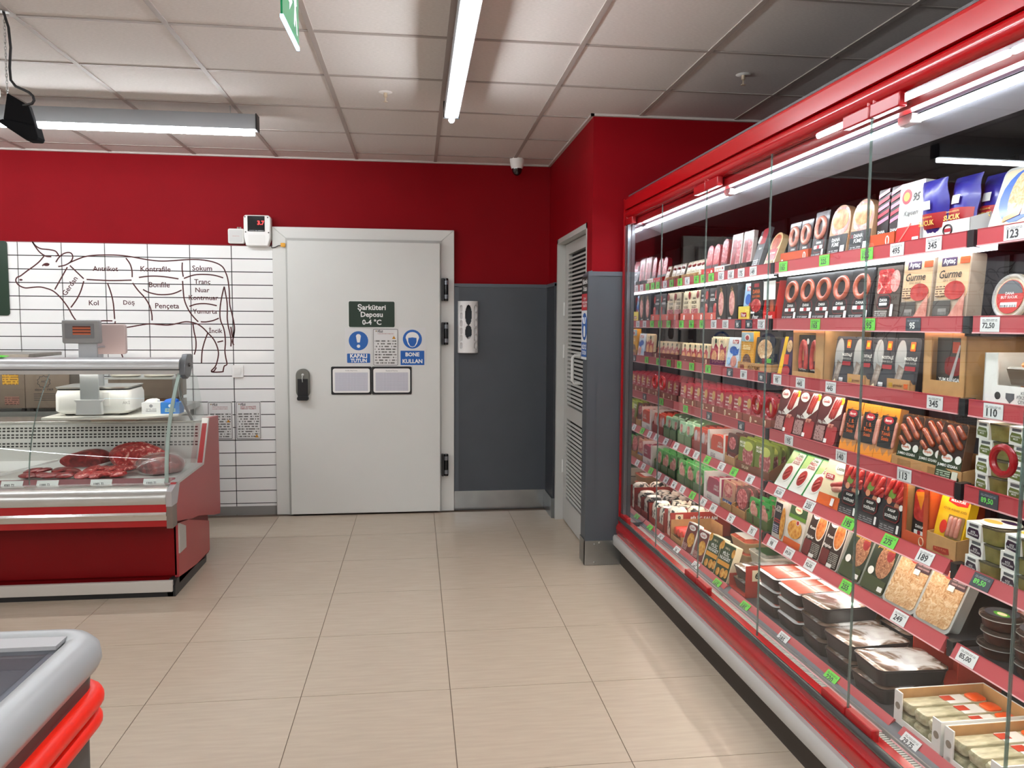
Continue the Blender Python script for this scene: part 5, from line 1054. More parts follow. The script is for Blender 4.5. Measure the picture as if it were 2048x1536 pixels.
# ---------------- row 4
def r4():
    R=4
    rp=[('e','picture',.68,.72,.2,.2,M2('#c9a060')),('t','DANA',.32,.78,.36,TW),('t','SALAM',.34,.62,.42,TW),('t','JAMBON',.36,.48,.46,TW),('e','picture',.72,.3,.22,.26,SALAM),('e','picture',.2,.2,.1,.12,M2('#6a6a40'))]
    for k in range(4):
        u,w=between(.10+.30*k,.40+.30*k); put(carton('c4a','carton_tray',w,.3,.045,.05,mat('#8e4a38',.65),[('ring',.3,.5,.022,.3,.002,CRM),('r','print_patch',.45,.4,.52,.55,CRM),('ring',.8,.5,.022,.3,.002,CRM)]),R,u,'brown-red carton tray of red packs','tray')
    for q in range(11):
        for d in range(6):
            put(pack('rp','deli_pack',.1,.13,.012,M2('#a81f36'),rp,'round'),R,.155+.1085*q,'red deli pack in the long front row','pack',VF+.008+.045*d,tilt=.06,behind=d>0,group='red deli packs standing behind the front row')
    pil=[('r','tray_face',.03,.02,.97,.97,M2('#5a181c'),.01),('p','picture',[(.3,.5),(.5,.42),(.95,.66),(.98,.97),(.62,.97),(.45,.62)],WHT),('cap',.52,.54,.7,.93,.007,SAUSR),('cap',.6,.52,.79,.93,.007,SAUSR),('cap',.68,.54,.87,.93,.007,SAUSR),('e','picture',.9,.9,.1,.07,YEL),('e','logo',.28,.86,.2,.1,WHT),('t','Gedik',.28,.86,.28,REDP,.2),('r','label',.52,.04,.95,.4,M2('#a5282c'),.01),('cap',.6,.36,.62,.44,.006,SAUSP),('cap',.72,.36,.74,.44,.006,SAUSP),('t','Piliç Sosis',.3,.44,.4,TW),('r','small_print',.06,.08,.46,.38,print_mat('#5a181c','#c9a8a0',12,.4,6)),('r','barcode',.5,.06,.62,.14,TW)]
    for uu in (1.41,1.575,1.745): put(pack('pil','sausage_tray',.155,.205,.02,M2('#4a1418'),pil,'round'),R,uu,'dark red tray of chicken sausages','pack',tilt=.2,yaw=.06)
    iz=[('p','print_patch',[(.0,.0),(1,.0),(.98,.2),(.8,.12),(.7,.24),(.5,.1),(.3,.24),(.15,.14),(0,.22)],M2('#e08a20')),('p','print_patch',[(.0,1),(1,1),(1,.8),(.8,.88),(.6,.78),(.4,.88),(.0,.78)],M2('#e08a20')),('r','label',.12,.26,.88,.84,BLKP),('e','logo',.5,.76,.26,.07,REDP),('t','Banvit',.5,.76,.34,TW,.1),('t','1. B.\nTavuk\nSosis',.5,.52,.5,ORG),('cap',.02,.28,.04,.75,.006,SAUSP),('cap',.96,.28,.98,.75,.006,SAUSP)]
    for uu in (1.905,2.015,2.122): put(pack('iz','sausage_pack',.098,.195,.03,M2('#b07a4c'),iz),R,uu,'black and orange sausage pack','pack',tilt=.18,yaw=.05)
    u,w=between(2.175,2.52); put(carton('c4b','carton_tray',w,.2,.038,.06,CARD,[('r','print_patch',.1,.2,.3,.8,CARDD),('r','print_patch',.55,.2,.8,.8,CARDD)]),R,u,'torn cardboard tray of grilled sausage packs','tray')
    ju=[('r','meat_window',.03,.4,.97,.97,mat('#2a1a12'),.01),('cap',.05,.78,.6,.5,.011,SAUSB),('cap',.25,.93,.9,.56,.011,SAUSB),('cap',.6,.94,.95,.74,.01,SAUSB),('cap',.04,.56,.35,.42,.009,SAUSB),('r','label',.02,.01,.98,.4,M2('#22381f')),('e','logo',.4,.38,.22,.07,WHT),('t','Senpiliç',.4,.38,.32,ORG),('t','JUMBO IZGARA',.48,.25,.8,TW),('e','seal',.85,.38,.12,.07,WHT),('r','small_print',.1,.04,.65,.18,print_mat('#22381f','#a9b9a0',4,.4,6)),('r','barcode',.72,.04,.94,.18,M2('#c9cbb8'))]
    for k,uu in enumerate((2.235,2.345,2.455)): put(pack('ju','sausage_pack',.104,.185,.03,M2('#6a4a34'),ju,'wavy'),R,uu,'dark green pack of grilled jumbo sausages','pack',VF+.012 if k<2 else VF-.004,tilt=.16,yaw=.06)
    def tub(key,lab,txt,fill,w=.108):
        if key in _proto: return copy_tree(_proto[key])
        o=B().loft([(0,0,.055,w*.88,.095,.018),(.040,0,.055,w*.97,.105,.02),(.044,0,.055,w*1.0,.108,.02),(.049,0,.055,w*1.0,.108,.02)],4).ob('meze_tub',fill,None,40)
        B().loft([(.0445,0,.055,w*1.02,.111,.02),(.0495,0,.055,w*1.02,.111,.02)],4).ob('lid',glass_mat('#c9c6bc',1.45,1.4,.1,.45,'#6f6a5c'),o,40)
        B().box(-w*.52,-w*.06,-.003,.113,-.0005,.0505).ob('sleeve',WHT,o,0)
        B().prism([(-w*.46,.010),(-w*.12,.006),(-w*.10,.018),(-w*.15,.032),(-w*.43,.034),(-w*.48,.022)],-.0042,-.003,'y').ob('label',lab,o,0)
        letter(txt,-w*.29,-.0046,.02,w*.3,TW,o,.01); B().box(-w*.42,-w*.14,-.0042,-.003,.038,.046).ob('small_print',GRY,o,0)
        _proto[key]=o; return o
    global mk_tub; mk_tub=tub
    for c,uu in enumerate((2.635,2.76,2.885)):
        for k in range(4): put(tub('tubo',M2('#5f6a34'),'ISPANAKLI\nMEZE',OLIVEF),R,uu+.006*((k*7+c*3)%3-1),'olive meze tub in the stacks at the right','tub',VF+.0-.004*(k%2),z=ZR[3]+.0125+.0512*k,yaw=.04*((k+c)%3-1))
r4()
# ---------------- row 5
def deepbox(key,name,w,h,d,m,front,lid=None,top_m=None):
    """open-top shelf carton with a shaped front, seen from above"""
    if key in _proto: return copy_tree(_proto[key])
    t=.003; b=B(); b.box(-w/2,w/2,0,d,0,t).box(-w/2,w/2,d-t,d,0,h)
    for x in (-w/2,w/2-t): b.prism([(0,0),(d,0),(d,h),(d*.25,h),(0,h*.5)],x,x+t,'x')
    b.box(-w/2,w/2,0,t,0,h*.42)
    o=b.ob(name,m,None,0); dec(o,w,h,front); _proto[key]=o; return o
def slicepack(key,w,h,top,face,pats):
    return pack(key,'sliced_deli_pack',w,h,.012,face,pats,'round')
def r5():
    R=5; g='packs lined up behind the front one'
    sal=[('t','SALAM',.62,.5,.62,M2('#3a2a1a')),('e','picture',.3,.7,.22,.2,HAM),('r','label',.1,.05,.9,.25,M2('#8aa890')),('r','print_patch',.1,.88,.9,.96,M2('#8fc8a0'))]
    for a,b in ((.10,.215),(.215,.33)):
        u,w=between(a,b); put(deepbox(('d5g',round(w,3)),'pack_carton',w,.15,.32,M2('#6a8a5c'),[]),R,u,'pale green open carton of salami packs','carton')
        for d in range(7): put(slicepack('sal',.1,.14,None,M2('#b9d8b8'),sal),R,u,'pale green salami pack','pack',VF+.006+.043*d,tilt=.06,behind=d>0,group=g)
    rs=[('e','foil_window',.3,.62,.22,.26,M2('#c8c4c8')),('e','foil_window',.72,.62,.2,.24,HAM),('r','label',.03,.02,.97,.34,M2('#8e2a24')),('r','print_patch',.4,.2,.55,.26,CRM)]
    u,w=between(.335,.56); put(deepbox('d5r','pack_carton',w,.14,.34,mat('#93342a',.6),[]),R,u,'brick red open carton of ham packs','carton')
    for q in (-.055,.055):
        for d in range(7): put(slicepack('rs',.1,.135,None,M2('#c8452e'),rs),R,u+q,'red ham pack in brick red carton','pack',VF+.006+.045*d,tilt=.06,behind=d>0,group=g)
    def widebox(key,side,face,label):
        if key in _proto: return copy_tree(_proto[key])
        w,h,d=.21,.15,.34; t=.003; b=B(); b.box(-w/2,w/2,0,d,0,t).box(-w/2,w/2,d-t,d,0,h).box(-w/2,-w/2+t,0,d,0,h).box(w/2-t,w/2,0,d,0,h).box(-w/2,w/2,0,t,0,.045)
        o=b.ob('pack_carton',WHT,None,0)
        B().prism([(-w/2,.0),(-w/2+.03,.0),(-w/2+.03,h),(-w/2,h)],-.002,0,'y').ob('white_edge',WHT,o,0)
        B().box(w/2-.001,w/2+.002,.01,d,.01,h-.006).ob('side_panel',side,o,0)
        B().prism([(-.07,.046),(.10,.046),(.10,.12),(.06,.135),(-.05,.13),(-.07,.1)],.004,.02,'y').ob('front_pack',face,o,0)
        for d_ in range(8): B().prism([(-.07,.046),(.10,.046),(.10,.12),(.06,.135),(-.05,.13),(-.07,.1)],.03+.036*d_,.045+.036*d_,'y').ob('inner_pack',face,o,0)
        B().box(-.06,.0,-.0008,0,.012,.034).ob('small_print',print_mat('#e6e4de','#6a6a6a',3,.4,5),o,0)
        letter(label,.05,.0035,.085,.07,TW,o,.01); _proto[key]=o; return o
    global mk_wide; mk_wide=widebox
    put(widebox('wb5',M2('#cf3a1e'),M2('#d9503a'),'PİLİÇ\nJAMBON'),R,.68,'white and orange open carton of jambon packs','carton')
    dk=[('e','picture',.5,.7,.36,.2,SALAM),('r','label',.05,.1,.95,.42,DRED),('t','Polonez',.5,.28,.6,TW,.1),('r','seal',.75,.04,.95,.14,BLUL)]
    u,w=between(.80,.93); put(deepbox('d5k','pack_carton',w,.11,.3,CARD,[]),R,u,'cardboard carton of dark sliced meat packs','carton')
    for d in range(7): put(slicepack('dk',.115,.165,None,M2('#4c2a24'),dk),R,u,'dark sliced meat pack with red label','pack',VF+.006+.04*d,tilt=.06,behind=d>0,group=g)
    gr_=[('e','picture',.62,.5,.34,.36,SALAM),('e','picture',.62,.78,.3,.14,M2('#b8c060')),('t','MACAR\nSALAM',.25,.8,.36,TW),('r','label',.02,.0,.5,.28,M2('#8e2a24')),('r','print_patch',.5,.02,.98,.2,GRY)]
    u,w=between(.935,1.30); put(deepbox('d5m','pack_carton',w,.10,.34,M2('#7a4a2c'),[('t','SALAM',.3,.25,.2,CRM)]),R,u,'wide brown carton of green salami packs','carton')
    for q in (-.09,.09):
        for d in range(8): put(slicepack('gr',.165,.165,None,M2('#6f7d2c'),gr_),R,u+q,'olive green salami pack','pack',VF+.006+.038*d,tilt=.06,behind=d>0,group=g)
    fr=[('r','print_patch',.04,.03,.96,.97,M2('#e6e6e0'),.006),('p','print_patch',[(.04,.97),(.5,.97),(.35,.66),(.04,.6)],M2('#a9cf7c')),('t','Torku',.66,.9,.4,mat('#5a7a4a')),('t','FRESH\nSOSİS',.66,.76,.44,REDP),('e','dish',.5,.4,.3,.24,WHT),('e','picture',.5,.4,.24,.2,M2('#a5201c')),('cap',.34,.36,.6,.5,.006,SAUSR),('cap',.38,.28,.66,.42,.006,SAUSR)]
    for uu in (1.40,1.525,1.65): put(pack('fr','sausage_pack',.122,.185,.03,M2('#2f9a4a'),fr),R,uu,'white and green sausage pack','pack',tilt=.55)
    for k,uu in enumerate((1.46,1.62)):
        o=B().loft([(0,0,0,.12,.09,.02),(.03,0,0,.13,.10,.02)],4).ob('sausage_tray',SAUSP,None,40); B().loft([(.0305,0,0,.13,.10,.02),(.036,0,0,.12,.09,.02)],4).ob('film',FILMW,o,40); put(o,R,uu,'flat pink sausage tray behind green packs','tray',v=VF+.26,z=ZR[4]+.0125)
    put(pack('crm','sausage_pack',.15,.215,.035,CRM,[('r','print_patch',.0,.0,1,.24,ORG),('r','print_patch',.0,.9,1,1,ORG),('e','logo',.62,.76,.24,.11,WHT),('t','Lezita',.62,.76,.3,GRNP,.2),('r','label',.1,.52,.45,.62,REDP),('t','ÇITIR',.28,.57,.28,TW),('cap',.45,.42,.95,.52,.011,SAUSR),('cap',.55,.36,.98,.42,.012,SAUSP),('r','seal',.62,.06,.75,.2,TW),('e','seal',.92,.3,.07,.06,GRNP)],'wavy'),R,1.785,'cream and orange sausage bag','bag',tilt=.3,yaw=.05)
    bl=[('r','picture',.04,.55,.96,.98,MEATD,.01),('cap',.1,.62,.35,.95,.009,SAUSR),('cap',.42,.7,.62,.97,.009,SAUSR),('cap',.62,.62,.9,.92,.009,SAUSR),('cap',.6,.55,.92,.72,.008,SAUSR),('e','picture',.35,.68,.16,.08,M2('#6a8a3a')),('e','picture',.28,.56,.1,.06,M2('#c98a6a')),('e','picture',.62,.5,.1,.06,M2('#b5785c')),('p','label',[(.14,.42),(.22,.48),(.7,.48),(.8,.42),(.8,.28),(.7,.22),(.22,.22),(.14,.28)],DRED),('p','label',[(.17,.41),(.24,.46),(.68,.46),(.77,.41),(.77,.29),(.68,.24),(.24,.24),(.17,.29)],BLKP),('t','KASAP',.47,.41,.3,TW),('t','SOSİSLERİ',.47,.32,.5,TW),('r','print_patch',.04,.02,.96,.19,M2('#333436')),('r','small_print',.1,.05,.7,.16,print_mat('#333436','#8a8a8a',3,.4,6)),('e','seal',.84,.5,.08,.05,WHT),('r','seal',.8,.06,.88,.2,TW)]
    for uu in (1.93,2.06,2.185): put(pack('bl','sausage_pack',.125,.205,.022,M2('#28282e'),bl),R,uu,'black pack of red butcher sausages','pack',tilt=.15,yaw=.04)
    def disp():
        w,h,d=.13,.2,.2; t=.004; b=B(); b.box(-w/2,w/2,0,d,0,t).box(-w/2,w/2,d-t,d,0,h).box(w/2-t,w/2,0,d,0,h).box(-w/2,-w/2+t,.0,d,0,h).box(-w/2,w/2,0,t,0,.04).box(-w/2,-w/2+.018,0,t,.04,h).box(w/2-.025,w/2,0,t,.04,h)
        o=b.ob('display_carton',ORB,None,0)
        B().box(-w/2+.004,-w/2+.006,.004,d,.005,h).ob('inner_lining',CARD,o,0)
        B().box(w/2+.0001,w/2+.001,.06,.10,.12,.175).ob('number_label',CRM,o,0)
        l=letter('10',w/2+.0014,.08,.15,.028,BLACK,o,.03); l.rotation_euler=(0,0,PI/2)
        B().tube([(.035+.011*math.cos(a),-.001,.022+.014*math.sin(a)) for a in [2*PI*i/14 for i in range(14)]],.0015,5,True).ob('oval_logo',CRM,o); return o
    put(disp(),R,2.315,'orange display carton numbered 10','carton')
    put(pack('inorange','sausage_pack',.08,.185,.02,BLKP,[('r','picture',.05,.4,.95,.97,SAUSR,.02),('p','picture',[(.1,.9),(.5,.6),(.7,.95)],M2('#c97a20')),('t','DANA',.5,.3,.5,TW),('r','print_patch',.2,.16,.8,.23,TW),('r','print_patch',.42,.16,.6,.23,REDP)]),R,2.31,'black pack inside orange display carton','pack',VF+.02,z=ZR[4]+.017,tilt=.05)
    u,w=between(2.385,2.525); put(carton('c5y','carton_tray',w,.2,.07,.09,CARD,[('p','logo',[(.25,.45),(.75,.55),(.78,.3),(.6,.22),(.25,.25)],M2('#9c2a1c')),('t','MULA-TURK',.5,.4,.4,M2('#c8704a'))]),R,u,'cardboard box with red logo and yellow pack','box',v=VF-.01)
    put(pack('ywl','sausage_pack',.12,.215,.03,YEL,[('p','logo',[(.28,.9),(.6,.85),(.95,.88),(.92,.78),(.6,.76),(.26,.8)],M2('#c8201c')),('t','MULA-TURK',.6,.83,.5,TW,.1),('t','VİTÖR WIENER SOSİS',.55,.7,.8,mat('#7a5a10'),0,.01),('r','window',.4,.28,.95,.62,M2('#8a6a3c'),.003),('cap',.5,.3,.52,.6,.008,SAUSP),('cap',.64,.3,.66,.6,.008,SAUSP),('cap',.78,.3,.8,.6,.008,SAUSP),('e','picture',.3,.42,.12,.1,M2('#d8301c')),('e','picture',.6,.2,.3,.08,M2('#5a7a2c')),('e','picture',.45,.18,.14,.06,M2('#c8201c'))]),R,2.45,'yellow wiener sausage pack','pack',VF+.002,tilt=.22,yaw=.05,z=ZR[4]+.017)
    for c,uu in enumerate((2.64,2.775,2.905)):
        for k in range(3):
            o=put(mk_tub('tubp',M2('#2e1e34'),'KÖZ\nPATLICAN',OLIVEF,.118),R,uu+.006*((k*5+c)%3-1),'white sleeved meze tub with purple label','tub',VF-.02+.004*(k%2),z=ZR[4]+.0125+.0512*k,yaw=.05*((k+c)%3-1))
        if 1:
            o=B().lathe([(0,0),(.05,0),(.054,.002),(.050,.006),(0,.006)],28,0,.055).ob('round_lid_label',WHT,None,40)
            B().prism([(x,y+.055) for x,y in ell(-.01,-.018,.03,.018,18)],.0062,.0068,'z').ob('picture',M2('#d9a850'),o,0); B().prism([(x,y+.055) for x,y in ell(.012,.018,.03,.015,18)],.0062,.0068,'z').ob('print_patch',PUR,o,0)
            put(o,R,uu,'flat white lid with food picture on purple tubs','lid',VF-.02,z=ZR[4]+.0125+.0512*3+.0002)
r5()
# ---------------- row 6
def r6():
    R=6; g='packs lined up behind the front one'
    gk=[('e','picture',.4,.62,.3,.28,HAM),('t','SALAM',.68,.82,.5,M2('#2a3a20')),('r','label',.02,.0,.98,.3,M2('#4c6a3c')),('e','picture',.75,.5,.18,.2,SAUSP)]
    for a,b in ((.10,.235),(.235,.37),(.37,.505)):
        u,w=between(a,b); put(deepbox(('d6g',round(w,3)),'pack_carton',w,.13,.34,M2('#3f6a34'),[]),R,u,'green open carton of poultry salami','carton')
        for d in range(7): put(slicepack('gk',.115,.145,None,M2('#5fae62'),gk),R,u,'green poultry salami pack','pack',VF+.006+.045*d,tilt=.06,behind=d>0,group=g)
    put(mk_wide('wb6',M2('#a32a58'),M2('#a53a58'),'HİNDİ\nJAMBON'),R,.645,'white and magenta open carton of jambon packs','carton')
    mk=[('e','picture',.5,.68,.4,.26,SALAM),('e','picture',.5,.7,.25,.14,HAM),('r','label',.05,.05,.95,.34,M2('#2a4a8c')),('t','PİLİÇ',.5,.2,.6,TW)]
    u,w=between(.76,.905); put(deepbox('d6m','pack_carton',w,.09,.3,CARD,[]),R,u,'cardboard carton of blue labelled sliced meat','carton')
    for d in range(7): put(slicepack('mk',.125,.15,None,M2('#b58a74'),mk),R,u,'sliced meat pack with blue label','pack',VF+.006+.038*d,tilt=.06,behind=d>0,group=g)
    u,w=between(.91,1.065); put(deepbox('d6n','pack_carton',w,.10,.3,CARD,[]),R,u,'cardboard carton holding pepper salami packs','carton')
    for d in range(7): put(slicepack('mn',.135,.15,None,M2('#6a4a44'),[('e','picture',.5,.62,.44,.34,SALAM),('e','picture',.2,.2,.12,.12,ORG)]),R,u,'round pepper salami pack','pack',VF+.01+.036*d,tilt=.08,behind=d>0,group=g)
    u,w=between(1.075,1.30); put(deepbox('d6o','pack_carton',w,.12,.34,M2('#55703c'),[('p','print_patch',[(.3,.1),(.36,.1),(.34,.4),(.28,.4)],M2('#4a2a1a'))]),R,u,'wide olive green open carton','carton')
    for q in (-.053,.053):
        for d in range(6): put(slicepack('gp',.1,.13,None,M2('#3f9a4c'),gk),R,u+q,'green poultry pack in olive carton','pack',VF+.006+.05*d,tilt=.06,behind=d>0,group=g)
    put(pack('cit','meat_pack',.108,.2,.025,M2('#d6d2c8'),[('t','Namet',.4,.92,.6,ORG,.1),('r','print_patch',.06,.12,.62,.82,M2('#1f1f2c')),('t','ÇITIR\nFİLETO',.34,.68,.46,TW),('r','stripe',.06,.42,.62,.45,REDP),('r','stripe',.06,.37,.62,.4,REDP),('e','picture',.8,.4,.18,.36,NUGG),('r','small_print',.1,.15,.55,.33,print_mat('#3a3358','#b9b9c9',4,.4,5))]),R,1.39,'white and navy crispy fillet pack','pack',tilt=.12)
    put(pack('nug','nugget_bag',.145,.2,.03,M2('#d9d6cc'),[('r','print_patch',.02,.92,.98,1,ORG),('r','label',.02,.7,.98,.92,GRNP),('r','label',.02,.62,.98,.7,M2('#5a8a2c')),('e','logo',.5,.83,.2,.08,CRM),('t','Senpiliç',.5,.83,.3,REDP),('e','picture',.5,.4,.4,.2,NUGG),('e','sauce_bowl',.62,.56,.1,.06,WHT),('e','sauce',.62,.56,.07,.045,M2('#a8201a')),('r','print_patch',.02,.0,.98,.17,ORG)]),R,1.52,'green and orange bag of nuggets','bag',tilt=.2)
    drp=[('r','tray_face',.03,.02,.97,.98,M2('#33221f'),.01),('e','dish',.68,.68,.26,.3,WHT),('e','picture',.68,.68,.23,.27,ramp_mat('orange_stew',[(.3,'#a8501c'),(.5,'#cf7a34'),(.7,'#e0a060')],50)),('e','logo',.3,.86,.18,.08,WHT),('t','Gedik',.3,.86,.26,REDP,.2),('r','label',.04,.04,.45,.34,M2('#6e2022'),.004),('t','Pişirler',.28,.4,.42,TW,.1),('t','Kanat',.3,.6,.3,TW),('r','small_print',.5,.06,.94,.34,print_mat('#33221f','#9a9a90',8,.4,6)),('r','barcode',.5,.03,.75,.1,TW)]
    for uu in (1.665,1.80): put(pack('drp','ready_meal_tray',.128,.205,.02,M2('#e0d8cc'),drp,'round'),R,uu,'dark brown ready meal tray with stew picture','pack',tilt=.3,yaw=.04)
    dg=[('r','tray_face',.04,.03,.96,.97,M2('#23301f'),.015),('e','picture',.62,.58,.3,.3,DONER),('e','picture',.74,.72,.14,.12,MEATD),('r','label',.3,.86,.55,.93,WHT),('t','piliç döner',.55,.8,.7,M2('#c99a30')),('e','seal',.25,.36,.11,.07,WHT),('p','print_patch',[(.06,.04),(.94,.04),(.94,.26),(.06,.3)],M2('#3a4420')),('r','barcode',.72,.08,.9,.16,TW)]
    for uu in (1.945,2.09): put(pack('dg','doner_tray',.138,.215,.035,M2('#8a8d84'),dg,'round'),R,uu,'dark green chicken döner tray','pack',tilt=.38,yaw=.04)
    tf=[('r','label',.52,.62,.96,.98,M2('#3a2028'),.004),('e','picture',.46,.82,.16,.12,M2('#a8301c')),('e','picture',.46,.82,.1,.08,M2('#c8502c')),('r','small_print',.6,.66,.94,.95,print_mat('#3a2028','#8a6a6a',6,.4,5)),('r','barcode',.56,.56,.72,.64,WHT)]
    for uu in (2.24,2.405): put(cleartray('ctray',.16,.235,CHICK,tf,.045),R,uu,'clear tray of shredded chicken','tray',VF-.0,tilt=.45,yaw=.05)
    put(cleartray('ctray2',.16,.2,HAM,[('e','dish',.6,.5,.3,.3,WHT),('e','picture',.6,.5,.25,.24,CHICK)],.04),R,2.60,'clear tray with bowl picture behind round tubs','tray',VF+.16,tilt=.5)
    def cup():
        if 'cup' in _proto: return copy_tree(_proto['cup'])
        o=B().lathe([(0,0),(.044,0),(.048,.004),(.052,.030),(0,.030)],28,0,.058).ob('round_tub',BROWNF,None,40)
        B().lathe([(0,.0302),(.057,.0302),(.0585,.033),(.0575,.041),(.050,.0425),(0,.0425)],28,0,.058).ob('lid',glass_mat('#d9d9d6',1.45,1.5,.06,.35,'#5a4a44'),o,40)
        B().tube([(.057*math.cos(a),.058+.057*math.sin(a),.032) for a in [2*PI*i/28 for i in range(28)]],.0016,5,True).ob('rim',mat('#c9c9c6',.25),o,60)
        _proto['cup']=o; return o
    for c,(uu,vv) in enumerate(((2.635,VF+.0),(2.765,VF-.0),(2.89,VF-.0))):
        for k in range(3):
            o=put(cup(),R,uu+.004*((k*5+c)%3-1),'round clear-lidded tub of brown meze','tub',vv+.004*((k+c)%2),z=ZR[5]+.0125+.0432*k)
        o=B().lathe([(0,0),(.044,0),(.044,.0012),(0,.0012)],28,0,.058).ob('lid_sticker',M2('#4a4a52'),None,0)
        B().prism([(x,y+.058) for x,y in ell(.012,-.012,.026,.016,16)],.0013,.0018,'z').ob('picture',LGR,o,0); B().prism([(x,y+.058) for x,y in ell(.014,-.012,.016,.010,16)],.0019,.0024,'z').ob('picture',CRM,o,0); B().box(-.036,-.002,.060,.084,.0013,.0018).ob('small_print',GRY,o,0)
        put(o,R,uu,'round sticker on the top meze tub','sticker',vv,z=ZR[5]+.0125+.0432*3+.0003)
r6()
# ---------------- bottom deck
def r7():
    R=7; Z=.2985
    def cowbox():
        if 'cowbox' in _proto: return copy_tree(_proto['cowbox'])
        w,h,d=.125,.115,.34; t=.003; b=B(); b.box(-w/2,w/2,0,d,0,t).box(-w/2,-w/2+t,0,d,0,h).box(w/2-t,w/2,0,d,0,h).box(-w/2,w/2,d-t,d,0,h).box(-w/2,w/2,0,t,0,h*.35)
        o=b.ob('roll_carton',mat('#9c3a2c',.65),None,0)
        for k in range(3): B().loft([(.004,0,.06+.11*k,.10,.10,.02),(.11,0,.06+.11*k,.112,.105,.035),(.135,0,.06+.11*k,.08,.08,.03)],4).ob('patched_roll',COWP,o,50)
        _proto['cowbox']=o; return o
    for uu in (.165,.30): put(cowbox(),R,uu,'red carton of black and white patched rolls','carton',v=.165)
    w,h,d=.10,.145,.36
    o=B().box(-w/2,w/2,0,d,0,.003).box(-w/2,-w/2+.003,0,d,0,h).box(w/2-.003,w/2,0,d,0,h).box(-w/2,w/2,d-.003,d,0,h).ob('salami_carton',mat('#a83226',.6),None,0)
    B().box(w/2+.0002,w/2+.001,.03,.075,.085,.135).ob('number_label',CRM,o,0); l=letter('9',w/2+.0014,.052,.112,.018,BLACK,o,.03); l.rotation_euler=(0,0,PI/2)
    l=letter('PİLİÇ SALAM',w/2+.0006,.20,.11,.16,TW,o,.03); l.rotation_euler=(0,0,PI/2)
    for k in range(3): B().loft([(.004,0,.06+.115*k,.085,.1,.02),(.15,0,.06+.115*k,.085,.1,.03),(.165,0,.06+.115*k,.06,.07,.03)],4).ob('patched_roll',COWP,o,50)
    put(o,R,.43,'tall red carton numbered 9 lettered PİLİÇ SALAM','carton',v=.165)
    w,d=.16,.24; o=B().box(-w/2,w/2,0,d,0,.003).box(-w/2,-w/2+.003,0,d,0,.11).box(w/2-.003,w/2,0,d,0,.05).box(-w/2,w/2,d-.003,d,0,.11).box(-w/2,w/2,0,.003,0,.03).ob('cardboard_box',CARD,None,0); put(o,R,.57,'small cardboard box of red rolls','box',v=.165)
    for k in range(3):
        o=B().tube([(0,0,0),(0,.004,0),(0,.15,0),(0,.154,0)],[.02,.024,.024,.02],14).ob('red_roll',M2('#d8331c'),None,50); B().prism(ell(0,0,.018,.018,14),-.001,0,'y').ob('roll_end',M2('#e8583c'),o,0); put(o,R,.52+.05*k,'short red sausage roll in cardboard box','roll',v=.18,z=Z+.03+.0235)
    brp=[('r','print_patch',.04,.03,.96,.97,M2('#6e2224'),.006),('e','logo',.5,.84,.3,.09,WHT),('t','Gedik',.5,.84,.4,REDP,.2),('e','picture',.65,.45,.3,.24,NUGG),('r','small_print',.08,.08,.5,.3,print_mat('#6e2224','#c9a8a0',5,.4,5))]
    for k,uu in enumerate((.75,.90)): put(pack('brp','nugget_box',.115,.16,.03,M2('#e0d8d0'),brp,'round'),R,uu,'dark red breaded chicken pack on bottom deck','pack',v=.155,tilt=.3,yaw=.1)
    ng=[('r','print_patch',.03,.02,.97,.98,M2('#26401f'),.006),('e','picture',.1,.9,.12,.12,NUGG),('e','picture',.92,.8,.1,.12,NUGG),('t','PİLİÇ\nNUGGET',.5,.66,.7,TW),('t','1000 G',.5,.86,.3,CRM),('r','label',.1,.38,.9,.5,M2('#d9922c')),('e','picture',.6,.2,.14,.13,NUGG),('e','picture',.3,.18,.12,.11,NUGG),('e','picture',.85,.22,.12,.12,NUGG)]
    for uu in (1.05,1.19): put(pack('ng','nugget_box',.128,.175,.035,CRM,ng),R,uu,'dark green PİLİÇ NUGGET box','pack',v=.155,tilt=.3,yaw=.12)
    def ltray(key,w,d,h,m,topm,pats=()):
        if key in _proto: return copy_tree(_proto[key])
        o=B().loft([(0,0,d/2,w*.88,d*.9,.02),(h*.85,0,d/2,w*.97,d*.98,.025),(h*.88,0,d/2,w,d,.025),(h,0,d/2,w,d,.025)],4).ob('food_tray',m,None,40)
        B().loft([(h+.0002,0,d/2,w*.985,d*.985,.024),(h+.004,0,d/2,w*.9,d*.92,.03),(h+.006,0,d/2,w*.6,d*.7,.03)],4).ob('film_lid',topm,o,60)
        for i,(n,x0,y0,x1,y1,mm) in enumerate(pats): B().box(x0*w,x1*w,y0*d,y1*d,h+.0062+.0004*i,h+.0066+.0004*i).ob(n,mm,o,0)
        _proto[key]=o; return o
    LID=mat('#c9c4bc',.18,.2,.25,18); 
    for k in range(2): put(ltray('wt',.2,.26,.055,M2('#c9ab84'),mat('#b85a48',.2,0,.5,25),[('print_patch',-.45,.1,.2,.5,WHT),('print_patch',-.2,.55,.4,.9,REDP)]),R,.93,'low tan tray with red and white film','tray',v=.36,z=Z+.0625*k)
    for k in range(2): put(ltray('wt2',.18,.30,.06,M2('#d9d2c4'),mat('#8a8a80',.2,0,.5,25),[('print_patch',-.4,.1,.3,.45,GRNP),('print_patch',-.3,.5,.45,.62,ORG),('print_patch',-.4,.66,.3,.9,WHT)]),R,1.22,'white tray with green and orange film','tray',v=.32,z=Z+.0675*k)
    w,h,d=.03,.145,.36
    # red carton numbered 6 holding black trays
    w=.17; o=B().box(-w/2,w/2,0,d,0,.003).box(-w/2,-w/2+.003,0,d,0,.06).box(w/2-.003,w/2,0,d,0,.145).box(-w/2,w/2,d-.003,d,0,.145).ob('meatball_carton',mat('#b02e20',.6),None,0)
